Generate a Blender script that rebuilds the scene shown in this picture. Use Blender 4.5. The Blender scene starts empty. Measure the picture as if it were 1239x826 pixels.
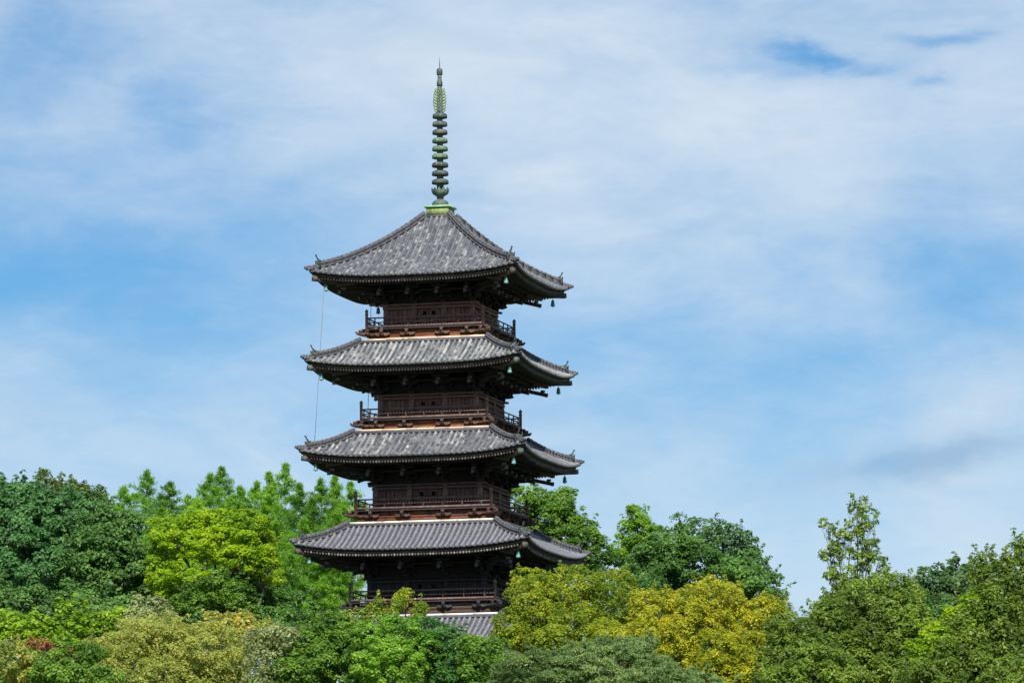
import bpy, math, random
import numpy as np
from mathutils import Vector, Matrix

scene = bpy.context.scene
COL = scene.collection
R = math.radians
rng = np.random.default_rng(11)
random.seed(11)

# ------------------------------------------------------------------ camera
# long lens at the foot of a wooded rise, looking slightly up; z = 0 is the lens height
cam_data = bpy.data.cameras.new('camera')
cam = bpy.data.objects.new('camera', cam_data)
COL.objects.link(cam)
cam_data.sensor_width = 36.0
cam_data.lens = 188.9
cam_data.clip_start = 1.0
cam_data.clip_end = 20000.0
cam.matrix_world = Matrix.Rotation(R(90 + 7.0425), 4, 'X') @ Matrix.Rotation(R(-0.42), 4, 'Z')
scene.camera = cam

# ------------------------------------------------------------------ light
SUN_EL, SUN_AZ = 42.0, 3.0          # azimuth in degrees to the right of straight behind the camera
sun_data = bpy.data.lights.new('sun', 'SUN')
sun_data.energy = 4.8
sun_data.angle = R(1.2)
sun_data.color = (1.0, 0.955, 0.88)
sun = bpy.data.objects.new('sun', sun_data)
COL.objects.link(sun)
sd = Vector((math.sin(R(SUN_AZ)) * math.cos(R(SUN_EL)), -math.cos(R(SUN_AZ)) * math.cos(R(SUN_EL)), math.sin(R(SUN_EL))))
sun.rotation_euler = sd.to_track_quat('Z', 'Y').to_euler()
sun.location = sd * 400

world = bpy.data.worlds.new('World')
scene.world = world
world.use_nodes = True
wn, wl = world.node_tree.nodes, world.node_tree.links
wn.clear()
w_out = wn.new('ShaderNodeOutputWorld')
w_bg = wn.new('ShaderNodeBackground')
w_bg.inputs['Strength'].default_value = 0.07
wl.new(w_bg.outputs[0], w_out.inputs[0])
w_sky = wn.new('ShaderNodeTexSky')
w_sky.sky_type = 'NISHITA'
w_sky.sun_disc = False
w_sky.sun_elevation = R(SUN_EL)
w_sky.sun_rotation = R(180 - SUN_AZ)
w_sky.air_density = 1.0
w_sky.dust_density = 0.0
w_sky.ozone_density = 10.0
w_tc = wn.new('ShaderNodeTexCoord')

def wmath(op, a, b=None, clamp=False):
    n = wn.new('ShaderNodeMath'); n.operation = op; n.use_clamp = clamp
    for i, v in enumerate((a, b)):
        if v is None: continue
        if isinstance(v, (int, float)): n.inputs[i].default_value = v
        else: wl.new(v, n.inputs[i])
    return n.outputs[0]

def wnoise(scale, loc, detail, rough, dist):
    m = wn.new('ShaderNodeMapping'); m.inputs['Scale'].default_value = scale; m.inputs['Location'].default_value = loc
    wl.new(w_tc.outputs['Generated'], m.inputs[0])
    n = wn.new('ShaderNodeTexNoise'); n.inputs['Scale'].default_value = 1.0
    n.inputs['Detail'].default_value = detail; n.inputs['Roughness'].default_value = rough; n.inputs['Distortion'].default_value = dist
    wl.new(m.outputs[0], n.inputs['Vector'])
    return n.outputs['Fac']

def wwarp():
    m = wn.new('ShaderNodeMapping'); m.inputs['Scale'].default_value = (30, 30, 70)
    wl.new(w_tc.outputs['Generated'], m.inputs[0])
    n = wn.new('ShaderNodeTexNoise'); n.inputs['Scale'].default_value = 1.0; n.inputs['Detail'].default_value = 6.0; n.inputs['Roughness'].default_value = 0.6
    wl.new(m.outputs[0], n.inputs['Vector'])
    s = wn.new('ShaderNodeVectorMath'); s.operation = 'MULTIPLY_ADD'
    wl.new(n.outputs['Color'], s.inputs[0]); s.inputs[1].default_value = (0.030, 0.030, 0.014); s.inputs[2].default_value = (-0.015, -0.015, -0.007)
    d = wn.new('ShaderNodeVectorMath'); d.operation = 'ADD'
    wl.new(w_tc.outputs['Generated'], d.inputs[0]); wl.new(s.outputs[0], d.inputs[1])
    return d.outputs[0]
W_DIR = wwarp()

def wbank(az, el, saz, sel, tilt, amp):
    """a soft thick (+) or thin (-) place in the cloud sheet, in a direction of the sky (degrees)"""
    d0 = Vector((math.sin(R(az)) * math.cos(R(el)), math.cos(R(az)) * math.cos(R(el)), math.sin(R(el))))
    s = wn.new('ShaderNodeVectorMath'); s.operation = 'SUBTRACT'
    wl.new(W_DIR, s.inputs[0]); s.inputs[1].default_value = d0
    r = wn.new('ShaderNodeVectorRotate'); r.rotation_type = 'Y_AXIS'; r.inputs['Angle'].default_value = R(tilt)
    wl.new(s.outputs[0], r.inputs['Vector'])
    k = wn.new('ShaderNodeVectorMath'); k.operation = 'MULTIPLY'
    wl.new(r.outputs[0], k.inputs[0]); k.inputs[1].default_value = (1 / R(saz), 1 / R(saz), 1 / R(sel))
    q = wn.new('ShaderNodeVectorMath'); q.operation = 'DOT_PRODUCT'
    wl.new(k.outputs[0], q.inputs[0]); wl.new(k.outputs[0], q.inputs[1])
    e = wmath('POWER', 2.718, wmath('MULTIPLY', q.outputs['Value'], -1.0))
    return wmath('MULTIPLY', e, amp)

# broad soft sheets plus finer combed-out streaks, the same all round the sky
n1 = wnoise((14, 14, 26), (3.1, 0.4, 1.7), 6.0, 0.5, 0.6)
n2 = wnoise((34, 34, 95), (7.3, 2.2, 5.1), 8.0, 0.58, 1.2)
cl = wmath('ADD', wmath('MULTIPLY', wmath('SUBTRACT', n1, 0.5), 1.5), wmath('MULTIPLY', wmath('SUBTRACT', n2, 0.5), 0.42))
n4 = wnoise((90, 90, 260), (2.3, 6.2, 4.1), 7.0, 0.62, 1.6)
cl = wmath('ADD', cl, wmath('MULTIPLY', wmath('SUBTRACT', n4, 0.5), 0.22))
cl = wmath('ADD', cl, 0.50)
for _b in (
    wbank(-4.39, 7.68, 2.03, 0.70, -6, -0.54),
    wbank(-2.51, 8.48, 0.79, 0.35, 0, -0.12),
    wbank(-4.92, 10.15, 0.97, 0.79, 15, -0.28),
    wbank(-3.52, 9.45, 0.97, 0.62, 25, -0.42),
    wbank(3.48, 10.05, 0.66, 0.11, -5, -0.72),
    wbank(4.75, 10.24, 0.46, 0.08, 0, -0.50),
    wbank(4.58, 9.82, 0.30, 0.07, 0, -0.45),
    wbank(2.87, 9.90, 0.53, 0.09, 0, -0.30),
    wbank(2.47, 7.02, 2.64, 0.58, 0, -0.42),
    wbank(5.02, 7.68, 1.23, 0.48, 0, -0.26),
    wbank(-1.05, 10.15, 2.11, 0.97, 0, 0.50),
    wbank(0.71, 8.21, 1.15, 0.53, 0, 0.22),
    wbank(2.03, 9.36, 1.94, 0.53, 5, 0.26),
    wbank(4.93, 8.74, 0.97, 0.53, 0, -0.06),
    wbank(4.84, 6.36, 0.88, 0.44, 0, 0.14),
    wbank(0.18, 8.74, 0.44, 0.18, 10, 0.30),
    wbank(4.27, 5.69, 1.15, 0.26, 8, 0.35),
):
    cl = wmath('ADD', cl, _b)
DARK_BANK = wbank(4.23, 5.71, 1.15, 0.21, 8, 0.95)
w_sm = wn.new('ShaderNodeMapRange'); w_sm.interpolation_type = 'SMOOTHSTEP'      # soft shoulders at both ends
w_sm.inputs['From Min'].default_value = -0.30; w_sm.inputs['From Max'].default_value = 1.15
w_sm.inputs['To Min'].default_value = 0.04; w_sm.inputs['To Max'].default_value = 0.97
wl.new(cl, w_sm.inputs['Value']); cl = w_sm.outputs[0]
# thickness of the cloud also greys it a little
n3 = wnoise((20, 20, 60), (1.3, 8.2, 2.1), 5.0, 0.55, 0.8)
w_cc = wn.new('ShaderNodeMix'); w_cc.data_type = 'RGBA'
w_cc.inputs['A'].default_value = (6.9, 7.95, 9.0, 1)
w_cc.inputs['B'].default_value = (3.6, 5.3, 7.3, 1)
shade = wmath('ADD', wmath('MULTIPLY', wmath('SUBTRACT', n3, 0.48), 1.4, True), DARK_BANK, True)
wl.new(shade, w_cc.inputs['Factor'])
w_hs = wn.new('ShaderNodeHueSaturation')
w_hs.inputs['Hue'].default_value = 0.494
w_hs.inputs['Saturation'].default_value = 1.15
w_hs.inputs['Value'].default_value = 0.96
wl.new(w_sky.outputs[0], w_hs.inputs['Color'])
w_mix = wn.new('ShaderNodeMix'); w_mix.data_type = 'RGBA'
wl.new(cl, w_mix.inputs['Factor'])
wl.new(w_hs.outputs[0], w_mix.inputs['A'])
wl.new(w_cc.outputs['Result'], w_mix.inputs['B'])
wl.new(w_mix.outputs['Result'], w_bg.inputs['Color'])

scene.view_settings.view_transform = 'Standard'
scene.view_settings.look = 'None'
scene.view_settings.exposure = 0.5
scene.view_settings.gamma = 1.0
scene.view_settings.use_curve_mapping = False
scene.cycles.max_bounces = 6
scene.cycles.diffuse_bounces = 5
scene.cycles.glossy_bounces = 2
scene.cycles.transmission_bounces = 4
scene.cycles.transparent_max_bounces = 4

# ------------------------------------------------------------------ helpers
def link(o, parent=None):
    COL.objects.link(o)
    if parent is not None: o.parent = parent
    return o

def tag(o, label=None, cat=None, group=None, kind=None):
    if label: o['label'] = label
    if cat: o['category'] = cat
    if group: o['group'] = group
    if kind: o['kind'] = kind
    return o

def empty(name, loc=(0, 0, 0), rz=0.0, parent=None):
    o = bpy.data.objects.new(name, None)
    o.location = loc; o.rotation_euler = (0, 0, rz)
    o.empty_display_size = 0.5
    return link(o, parent)

def np_mesh(name, verts, faces_n, loops, tint=None, smooth=False):
    """mesh from flat numpy arrays: verts (n,3), corners per face, corner indices, optional value per face"""
    me = bpy.data.meshes.new(name)
    verts = np.asarray(verts, np.float32); loops = np.asarray(loops, np.int32); faces_n = np.asarray(faces_n, np.int32)
    me.vertices.add(len(verts)); me.vertices.foreach_set('co', verts.ravel())
    me.loops.add(len(loops)); me.loops.foreach_set('vertex_index', loops)
    me.polygons.add(len(faces_n))
    st = np.zeros(len(faces_n), np.int32); st[1:] = np.cumsum(faces_n)[:-1]
    me.polygons.foreach_set('loop_start', st)
    if smooth: me.polygons.foreach_set('use_smooth', np.ones(len(faces_n), bool))
    if tint is not None:
        a = me.attributes.new('tint', 'FLOAT', 'FACE'); a.data.foreach_set('value', np.asarray(tint, np.float32))
    me.update(calc_edges=True)
    me.validate()
    return me

class MB:
    """collects boxes, bars, tubes and turned shapes into one mesh"""
    def __init__(s): s.v = []; s.f = []; s.t = []
    def add(s, vs, fs, t=0.5):
        b = len(s.v); s.v.extend([tuple(p) for p in vs])
        for f in fs: s.f.append([b + i for i in f]); s.t.append(t)
    def box(s, c, size, M=None, t=0.5):
        hx, hy, hz = size[0] / 2, size[1] / 2, size[2] / 2
        vs = [Vector((x, y, z)) for z in (-hz, hz) for x, y in ((-hx, -hy), (hx, -hy), (hx, hy), (-hx, hy))]
        if M is not None: vs = [M @ p for p in vs]
        c = Vector(c)
        s.add([p + c for p in vs], [(3, 2, 1, 0), (4, 5, 6, 7), (0, 1, 5, 4), (1, 2, 6, 5), (2, 3, 7, 6), (3, 0, 4, 7)], t)
    def bar(s, p0, p1, w, h, t=0.5, w1=None, h1=None):
        p0, p1 = Vector(p0), Vector(p1); d = (p1 - p0).normalized()
        side = d.cross(Vector((0, 0, 1)))
        side = side.normalized() if side.length > 1e-4 else Vector((1, 0, 0))
        up = side.cross(d); vs = []
        for p, ww, hh in ((p0, w, h), (p1, w1 or w, h1 or h)):
            vs += [p - side * ww / 2 - up * hh / 2, p + side * ww / 2 - up * hh / 2, p + side * ww / 2 + up * hh / 2, p - side * ww / 2 + up * hh / 2]
        s.add(vs, [(0, 1, 2, 3), (7, 6, 5, 4), (0, 4, 5, 1), (1, 5, 6, 2), (2, 6, 7, 3), (3, 7, 4, 0)], t)
    def tube(s, pts, rad, n=6, t=0.5, caps=True):
        pts = [Vector(p) for p in pts]
        if isinstance(rad, (int, float)): rad = [rad] * len(pts)
        vs = []; x = None
        for i, p in enumerate(pts):
            d = (pts[min(i + 1, len(pts) - 1)] - pts[max(i - 1, 0)]).normalized()
            if x is None: x = d.orthogonal().normalized()
            else: x = (x - d * x.dot(d)).normalized()
            y = d.cross(x)
            for k in range(n):
                a = 2 * math.pi * k / n
                vs.append(p + (x * math.cos(a) + y * math.sin(a)) * rad[i])
        fs = []
        for i in range(len(pts) - 1):
            for k in range(n):
                k2 = (k + 1) % n
                fs.append((i * n + k, i * n + k2, (i + 1) * n + k2, (i + 1) * n + k))
        if caps:
            fs.append(tuple(range(n - 1, -1, -1))); fs.append(tuple((len(pts) - 1) * n + k for k in range(n)))
        s.add(vs, fs, t)
    def lathe(s, prof, n=16, c=(0, 0, 0), t=0.5):
        vs = []
        for r, z in prof:
            for k in range(n):
                a = 2 * math.pi * k / n
                vs.append((c[0] + r * math.cos(a), c[1] + r * math.sin(a), c[2] + z))
        fs = []
        for i in range(len(prof) - 1):
            for k in range(n):
                k2 = (k + 1) % n
                fs.append((i * n + k, i * n + k2, (i + 1) * n + k2, (i + 1) * n + k))
        fs.append(tuple(range(n - 1, -1, -1))); fs.append(tuple((len(prof) - 1) * n + k for k in range(n)))
        s.add(vs, fs, t)
    def mesh(s, name, m, off=(0, 0, 0), smooth=False):
        v = np.array(s.v, np.float32) - np.array(off, np.float32)
        me = np_mesh(name, v, [len(f) for f in s.f], [i for f in s.f for i in f], s.t, smooth)
        if m is not None: me.materials.append(m)
        return me
    def build(s, name, m, parent=None, off=(0, 0, 0), smooth=False):
        return link(bpy.data.objects.new(name, s.mesh(name, m, off, smooth)), parent)

def place(name, me, parent, loc=(0, 0, 0), rz=0.0):
    o = bpy.data.objects.new(name, me); o.location = loc; o.rotation_euler = (0, 0, rz)
    return link(o, parent)

# ------------------------------------------------------------------ materials
def new_mat(name):
    m = bpy.data.materials.new(name); m.use_nodes = True
    nt = m.node_tree; nt.nodes.clear()
    out = nt.nodes.new('ShaderNodeOutputMaterial')
    return m, nt, nt.nodes, nt.links, out

def ramp_node(nodes, stops):
    r = nodes.new('ShaderNodeValToRGB'); cr = r.color_ramp
    while len(cr.elements) > len(stops): cr.elements.remove(cr.elements[-1])
    while len(cr.elements) < len(stops): cr.elements.new(0.5)
    for e, (p, c) in zip(cr.elements, stops):
        e.position = p; e.color = (*c, 1.0)
    return r

def mat_surface(name, stops, scale=3.0, stretch=(1, 1, 1), rough=0.7, tint=0.0, spots=None, bump=0.0, metal=0.0, detail=6.0, spec=0.4):
    """stops: colour ramp over (noise, mixed with the per-piece value by 'tint'); spots = (colour, scale, threshold, softness)"""
    m, nt, N, L, out = new_mat(name)
    bs = N.new('ShaderNodeBsdfPrincipled'); L.new(bs.outputs[0], out.inputs[0])
    bs.inputs['Roughness'].default_value = rough; bs.inputs['Metallic'].default_value = metal
    bs.inputs['Specular IOR Level'].default_value = spec
    tc = N.new('ShaderNodeTexCoord'); mp = N.new('ShaderNodeMapping'); mp.inputs['Scale'].default_value = stretch
    L.new(tc.outputs['Object'], mp.inputs[0])
    nz = N.new('ShaderNodeTexNoise'); nz.inputs['Scale'].default_value = scale; nz.inputs['Detail'].default_value = detail
    nz.inputs['Roughness'].default_value = 0.6
    L.new(mp.outputs[0], nz.inputs['Vector'])
    sharp = N.new('ShaderNodeMapRange'); sharp.inputs['From Min'].default_value = 0.28; sharp.inputs['From Max'].default_value = 0.72
    L.new(nz.outputs['Fac'], sharp.inputs['Value'])
    fac = sharp.outputs[0]
    if tint > 0:
        at = N.new('ShaderNodeAttribute'); at.attribute_name = 'tint'
        mx = N.new('ShaderNodeMix'); mx.inputs['Factor'].default_value = tint
        L.new(fac, mx.inputs['A']); L.new(at.outputs['Fac'], mx.inputs['B']); fac = mx.outputs['Result']
    rp = ramp_node(N, stops); L.new(fac, rp.inputs[0]); col = rp.outputs[0]
    if spots:
        c, sc, th, so = spots
        n2 = N.new('ShaderNodeTexNoise'); n2.inputs['Scale'].default_value = sc; n2.inputs['Detail'].default_value = 5
        L.new(tc.outputs['Object'], n2.inputs['Vector'])
        mr = N.new('ShaderNodeMapRange'); mr.inputs['From Min'].default_value = th; mr.inputs['From Max'].default_value = th + so
        L.new(n2.outputs['Fac'], mr.inputs['Value'])
        mx = N.new('ShaderNodeMix'); mx.data_type = 'RGBA'
        L.new(mr.outputs[0], mx.inputs['Factor']); L.new(col, mx.inputs['A']); mx.inputs['B'].default_value = (*c, 1)
        col = mx.outputs['Result']
    L.new(col, bs.inputs['Base Color'])
    if bump > 0:
        b = N.new('ShaderNodeBump'); b.inputs['Strength'].default_value = bump; b.inputs['Distance'].default_value = 0.05
        L.new(nz.outputs['Fac'], b.inputs['Height']); L.new(b.outputs[0], bs.inputs['Normal'])
    return m

def mat_leaf(name, stops, trans=0.35, rough=0.45, spec=0.35, tcol=1.25):
    m, nt, N, L, out = new_mat(name)
    at = N.new('ShaderNodeAttribute'); at.attribute_name = 'tint'
    rp = ramp_node(N, stops); L.new(at.outputs['Fac'], rp.inputs[0])
    bs = N.new('ShaderNodeBsdfPrincipled'); bs.inputs['Roughness'].default_value = rough
    bs.inputs['Specular IOR Level'].default_value = spec
    L.new(rp.outputs[0], bs.inputs['Base Color'])
    tr = N.new('ShaderNodeBsdfTranslucent')
    hs = N.new('ShaderNodeHueSaturation'); hs.inputs['Hue'].default_value = 0.505; hs.inputs['Value'].default_value = tcol
    L.new(rp.outputs[0], hs.inputs['Color']); L.new(hs.outputs[0], tr.inputs[0])
    mx = N.new('ShaderNodeMixShader'); mx.inputs[0].default_value = trans
    L.new(bs.outputs[0], mx.inputs[1]); L.new(tr.outputs[0], mx.inputs[2]); L.new(mx.outputs[0], out.inputs[0])
    return m

# ------------------------------------------------------------------ ground
PX, PY, PROT = -3.988, 300.0, R(-14.756)      # the pagoda stands here
ZB = 14.2                                      # top of the rise it stands on

def sm(a, b, x):
    t = np.clip((x - a) / (b - a), 0, 1); return t * t * (3 - 2 * t)

def ground_z(x, y):
    x = np.asarray(x, float); y = np.asarray(y, float)
    z = -1.6 + (ZB + 1.6) * sm(110, 286, y)
    z = z + 16.0 * sm(340, 560, y) * (0.75 + 0.25 * np.sin(x * 0.012 + 0.6)) - 24.0 * sm(700, 1600, y)
    z = z + (0.5 * np.sin(x * 0.07 + 1.3) * np.cos(y * 0.055) + 0.25 * np.sin(x * 0.19 - y * 0.13)) * sm(60, 140, y) * (1 - sm(900, 1600, y))
    flat = np.exp(-(((x - PX) / 13) ** 4 + ((y - PY) / 13) ** 4))
    z = z * (1 - flat) + ZB * flat
    return z

MAT = {}
MAT['ground'] = mat_surface('forest_ground', [(0.0, (0.035, 0.04, 0.018)), (0.5, (0.06, 0.075, 0.025)), (1.0, (0.10, 0.10, 0.045))], scale=0.6, rough=0.95, bump=0.4)
gx = np.concatenate([-np.geomspace(6000, 130, 18), np.linspace(-120, 120, 97), np.geomspace(130, 6000, 18)])
gy = np.concatenate([[-6000, -2500, -900, -300, -100, -30], np.linspace(0, 90, 10), np.linspace(100, 460, 145), np.geomspace(475, 9000, 34)])
GX, GY = np.meshgrid(gx, gy)
gv = np.stack([GX, GY, ground_z(GX, GY)], -1).reshape(-1, 3)
nx, ny = len(gx), len(gy)
ii = (np.arange(ny - 1)[:, None] * nx + np.arange(nx - 1)[None, :]).ravel()
gf = np.stack([ii, ii + 1, ii + 1 + nx, ii + nx], -1)
gme = np_mesh('ground', gv, np.full(len(gf), 4), gf.ravel(), smooth=True)
gme.materials.append(MAT['ground'])
tag(link(bpy.data.objects.new('ground', gme)), kind='structure')

# ------------------------------------------------------------------ pagoda materials
def tile_stops(lo, mid, hi, pale):
    return [(0.0, lo), (0.38, mid), (0.62, hi), (0.85, pale), (1.0, pale)]
MAT['tile0'] = mat_surface('weathered_tile_mottled', tile_stops((0.045, 0.049, 0.062), (0.085, 0.092, 0.110), (0.135, 0.143, 0.16), (0.32, 0.325, 0.325)), scale=9.0, rough=0.75, tint=0.74, spots=((0.26, 0.22, 0.09), 5.0, 0.66, 0.06), bump=0.15)
MAT['tile1'] = mat_surface('weathered_tile_pale', tile_stops((0.05, 0.053, 0.060), (0.115, 0.121, 0.132), (0.22, 0.228, 0.235), (0.44, 0.44, 0.43)), scale=8.0, rough=0.75, tint=0.74, spots=((0.28, 0.24, 0.10), 4.0, 0.68, 0.05), bump=0.15)
MAT['tile2'] = mat_surface('weathered_tile_grey', tile_stops((0.042, 0.045, 0.053), (0.098, 0.102, 0.114), (0.17, 0.175, 0.188), (0.40, 0.40, 0.395)), scale=8.0, rough=0.75, tint=0.76, spots=((0.20, 0.20, 0.08), 4.0, 0.70, 0.05), bump=0.15)
MAT['tile3'] = mat_surface('newer_tile_blue_grey', [(0.0, (0.085, 0.087, 0.100)), (0.5, (0.155, 0.158, 0.180)), (0.85, (0.235, 0.24, 0.265)), (1.0, (0.42, 0.42, 0.43))], scale=3.0, rough=0.55, tint=0.6, bump=0.1)
MAT['bed0'] = mat_surface('pan_tile_mottled', tile_stops((0.028, 0.03, 0.036), (0.058, 0.062, 0.072), (0.10, 0.105, 0.115), (0.26, 0.26, 0.25)), scale=6.0, rough=0.8, tint=0.6, spots=((0.22, 0.20, 0.10), 6.0, 0.64, 0.08), bump=0.2)
MAT['bed1'] = mat_surface('pan_tile_dark', tile_stops((0.026, 0.028, 0.034), (0.050, 0.054, 0.062), (0.085, 0.09, 0.10), (0.22, 0.22, 0.21)), scale=6.0, rough=0.8, tint=0.6, bump=0.2)
MAT['bed3'] = mat_surface('pan_tile_new', [(0.0, (0.034, 0.034, 0.042)), (0.6, (0.058, 0.057, 0.070)), (1.0, (0.10, 0.10, 0.118))], scale=4.0, rough=0.6, tint=0.5, bump=0.1)
MAT['ridge'] = mat_surface('ridge_tile', [(0.0, (0.04, 0.042, 0.05)), (0.5, (0.085, 0.085, 0.098)), (0.85, (0.15, 0.15, 0.16)), (1.0, (0.28, 0.28, 0.27))], scale=6.0, stretch=(1, 1, 3), rough=0.75, tint=0.5, spots=((0.17, 0.16, 0.06), 3.0, 0.66, 0.06), bump=0.2)
MAT['ornament'] = mat_surface('mossy_ridge_end_tile', [(0.0, (0.02, 0.024, 0.028)), (0.6, (0.05, 0.06, 0.065)), (1.0, (0.14, 0.15, 0.14))], scale=7.0, rough=0.75, spots=((0.13, 0.14, 0.03), 4.0, 0.6, 0.08), bump=0.4)
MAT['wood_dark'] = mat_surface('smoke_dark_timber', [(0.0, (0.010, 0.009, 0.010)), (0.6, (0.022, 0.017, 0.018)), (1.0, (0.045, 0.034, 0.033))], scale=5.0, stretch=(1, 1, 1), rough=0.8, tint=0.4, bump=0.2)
MAT['wood_eave'] = mat_surface('weathered_eave_timber', [(0.0, (0.045, 0.032, 0.030)), (0.5, (0.085, 0.062, 0.058)), (1.0, (0.17, 0.135, 0.125))], scale=4.0, stretch=(1, 1, 4), rough=0.8, tint=0.4, bump=0.2)
MAT['wood_tip'] = mat_surface('pale_timber_end', [(0.0, (0.06, 0.055, 0.058)), (0.5, (0.13, 0.12, 0.122)), (1.0, (0.26, 0.245, 0.24))], scale=1.3, rough=0.8, tint=0.3)
MAT['wood_verdigris'] = mat_surface('copper_capped_timber_end', [(0.0, (0.045, 0.055, 0.048)), (0.5, (0.08, 0.092, 0.08)), (1.0, (0.15, 0.155, 0.135))], scale=5.0, rough=0.7)
MAT['wood_rail'] = mat_surface('weathered_rail_timber', [(0.0, (0.070, 0.042, 0.038)), (0.5, (0.14, 0.086, 0.076)), (1.0, (0.28, 0.19, 0.165))], scale=5.0, rough=0.75, tint=0.3, bump=0.2)
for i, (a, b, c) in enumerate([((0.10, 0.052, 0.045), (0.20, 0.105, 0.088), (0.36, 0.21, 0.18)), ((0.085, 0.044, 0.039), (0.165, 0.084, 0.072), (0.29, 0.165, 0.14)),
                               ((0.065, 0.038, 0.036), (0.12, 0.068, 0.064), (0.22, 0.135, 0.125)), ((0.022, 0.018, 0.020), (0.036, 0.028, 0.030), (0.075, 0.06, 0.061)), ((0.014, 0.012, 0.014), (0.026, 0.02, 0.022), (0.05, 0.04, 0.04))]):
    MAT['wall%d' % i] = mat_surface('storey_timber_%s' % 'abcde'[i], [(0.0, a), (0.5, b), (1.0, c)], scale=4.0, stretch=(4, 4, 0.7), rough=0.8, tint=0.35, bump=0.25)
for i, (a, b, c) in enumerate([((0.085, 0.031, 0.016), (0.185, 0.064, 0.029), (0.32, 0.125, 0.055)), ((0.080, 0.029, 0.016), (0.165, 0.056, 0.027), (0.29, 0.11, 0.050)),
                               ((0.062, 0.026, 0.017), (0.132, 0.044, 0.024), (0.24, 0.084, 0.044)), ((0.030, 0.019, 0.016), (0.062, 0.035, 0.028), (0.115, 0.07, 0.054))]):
    MAT['skirt%d' % i] = mat_surface('red_brown_board_%s' % 'abcd'[i], [(0.0, a), (0.5, b), (1.0, c)], scale=3.0, stretch=(0.8, 0.8, 5), rough=0.75, tint=0.3, spots=((0.035, 0.026, 0.024), 1.6, 0.58, 0.1), bump=0.2)  # red-brown boards with random dark spots, darkest on the lowest balcony
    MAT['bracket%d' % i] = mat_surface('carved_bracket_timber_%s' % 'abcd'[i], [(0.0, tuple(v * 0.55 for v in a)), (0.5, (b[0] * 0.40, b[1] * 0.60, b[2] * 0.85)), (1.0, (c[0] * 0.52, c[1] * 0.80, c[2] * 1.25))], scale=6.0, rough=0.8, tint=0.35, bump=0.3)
for i, c in enumerate([(0.80, 0.60, 0.44), (0.78, 0.56, 0.40), (0.80, 0.74, 0.62), (0.80, 0.77, 0.70)]):
    MAT['strip%d' % i] = mat_surface('ledge_board_%s' % 'abcd'[i], [(0.0, tuple(v * 0.40 for v in c)), (0.35, tuple(v * 0.8 for v in c)), (1.0, c)], scale=1.6, stretch=(1, 1, 4), rough=0.6, tint=0.35, spots=((c[0] * 0.3, c[1] * 0.26, c[2] * 0.24), 2.2, 0.60, 0.12))
MAT['column'] = mat_surface('highlight_column_timber', [(0.0, (0.09, 0.055, 0.050)), (0.5, (0.19, 0.12, 0.105)), (1.0, (0.38, 0.27, 0.24))], scale=3.0, stretch=(2, 2, 0.8), rough=0.8, bump=0.2)  # lighter than the walls: highlights on the columns put into the timber colour
MAT['opening'] = mat_surface('dark_opening', [(0.0, (0.006, 0.006, 0.007)), (1.0, (0.012, 0.012, 0.014))], rough=0.9)
MAT['stone'] = mat_surface('podium_stone', [(0.0, (0.16, 0.15, 0.14)), (0.5, (0.27, 0.26, 0.24)), (1.0, (0.38, 0.37, 0.34))], scale=2.5, rough=0.9, bump=0.3)
MAT['copper'] = mat_surface('verdigris_bronze', [(0.0, (0.016, 0.022, 0.024)), (0.35, (0.040, 0.062, 0.062)), (0.58, (0.070, 0.125, 0.105)), (0.8, (0.12, 0.24, 0.14)), (1.0, (0.22, 0.30, 0.10))], scale=6.0, rough=0.65, tint=0.5, spots=((0.15, 0.115, 0.095), 4.5, 0.52, 0.14), bump=0.2)
MAT['copper_base'] = mat_surface('bright_verdigris_copper', [(0.0, (0.13, 0.13, 0.055)), (0.3, (0.20, 0.26, 0.09)), (0.75, (0.26, 0.50, 0.27)), (1.0, (0.38, 0.66, 0.42))], scale=2.2, stretch=(5, 5, 0.7), rough=0.6, tint=0.45)
MAT['flame'] = mat_surface('yellow_green_bronze', [(0.0, (0.06, 0.11, 0.05)), (0.5, (0.12, 0.18, 0.07)), (1.0, (0.24, 0.29, 0.10))], scale=4.0, rough=0.6)
MAT['bell'] = mat_surface('bell_verdigris', [(0.0, (0.05, 0.15, 0.14)), (0.5, (0.11, 0.28, 0.25)), (1.0, (0.28, 0.46, 0.40))], scale=6.0, rough=0.55, tint=0.3, spots=((0.30, 0.20, 0.10), 5.0, 0.62, 0.06))
MAT['cable'] = mat_surface('grey_cable', [(0.0, (0.14, 0.16, 0.19)), (1.0, (0.22, 0.24, 0.27))], rough=0.7)

# ------------------------------------------------------------------ pagoda
# heights in metres above the lens; index 0 = topmost roof / storey
ZE = [40.20, 35.20, 30.11, 24.94, 19.80]      # eave, tile bed at mid side
EH = [5.88, 6.11, 6.37, 6.66, 6.95]           # eave half width
TH = [0.74, 3.66, 3.95, 4.24, 4.53]           # half width at the top of the slope
ZT = [44.04, 36.66, 31.55, 26.39, 21.18]
WH = [2.50, 2.77, 3.02, 3.28, 3.55]           # wall half width
PH = [3.37, 3.63, 3.90, 4.16]                 # balcony post half width
ZF = [37.52, 32.38, 27.32, 22.20]             # balcony floor
ZS = [36.93, 31.83, 26.67, 21.46]             # top of the pale ledge
SH = [3.58, 3.87, 4.16, 4.45]
ZW = [38.95, 33.85, 28.80, 23.60, 18.50]      # wall top
UP = [0.41, 0.41, 0.45, 0.45, 0.45]           # corner upturn
OFF = (0, 0, ZB)

pagoda = empty('pagoda', (PX, PY, ZB), PROT)
tag(pagoda, 'dark timber five-storey pagoda with grey tiled roofs and green bronze finial', 'pagoda')

def rot(p, k):
    x, y, z = p
    return [(x, y, z), (-y, x, z), (-x, -y, z), (y, -x, z)][k % 4]

ORD = ['topmost', 'second', 'third', 'fourth', 'lowest']

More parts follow.
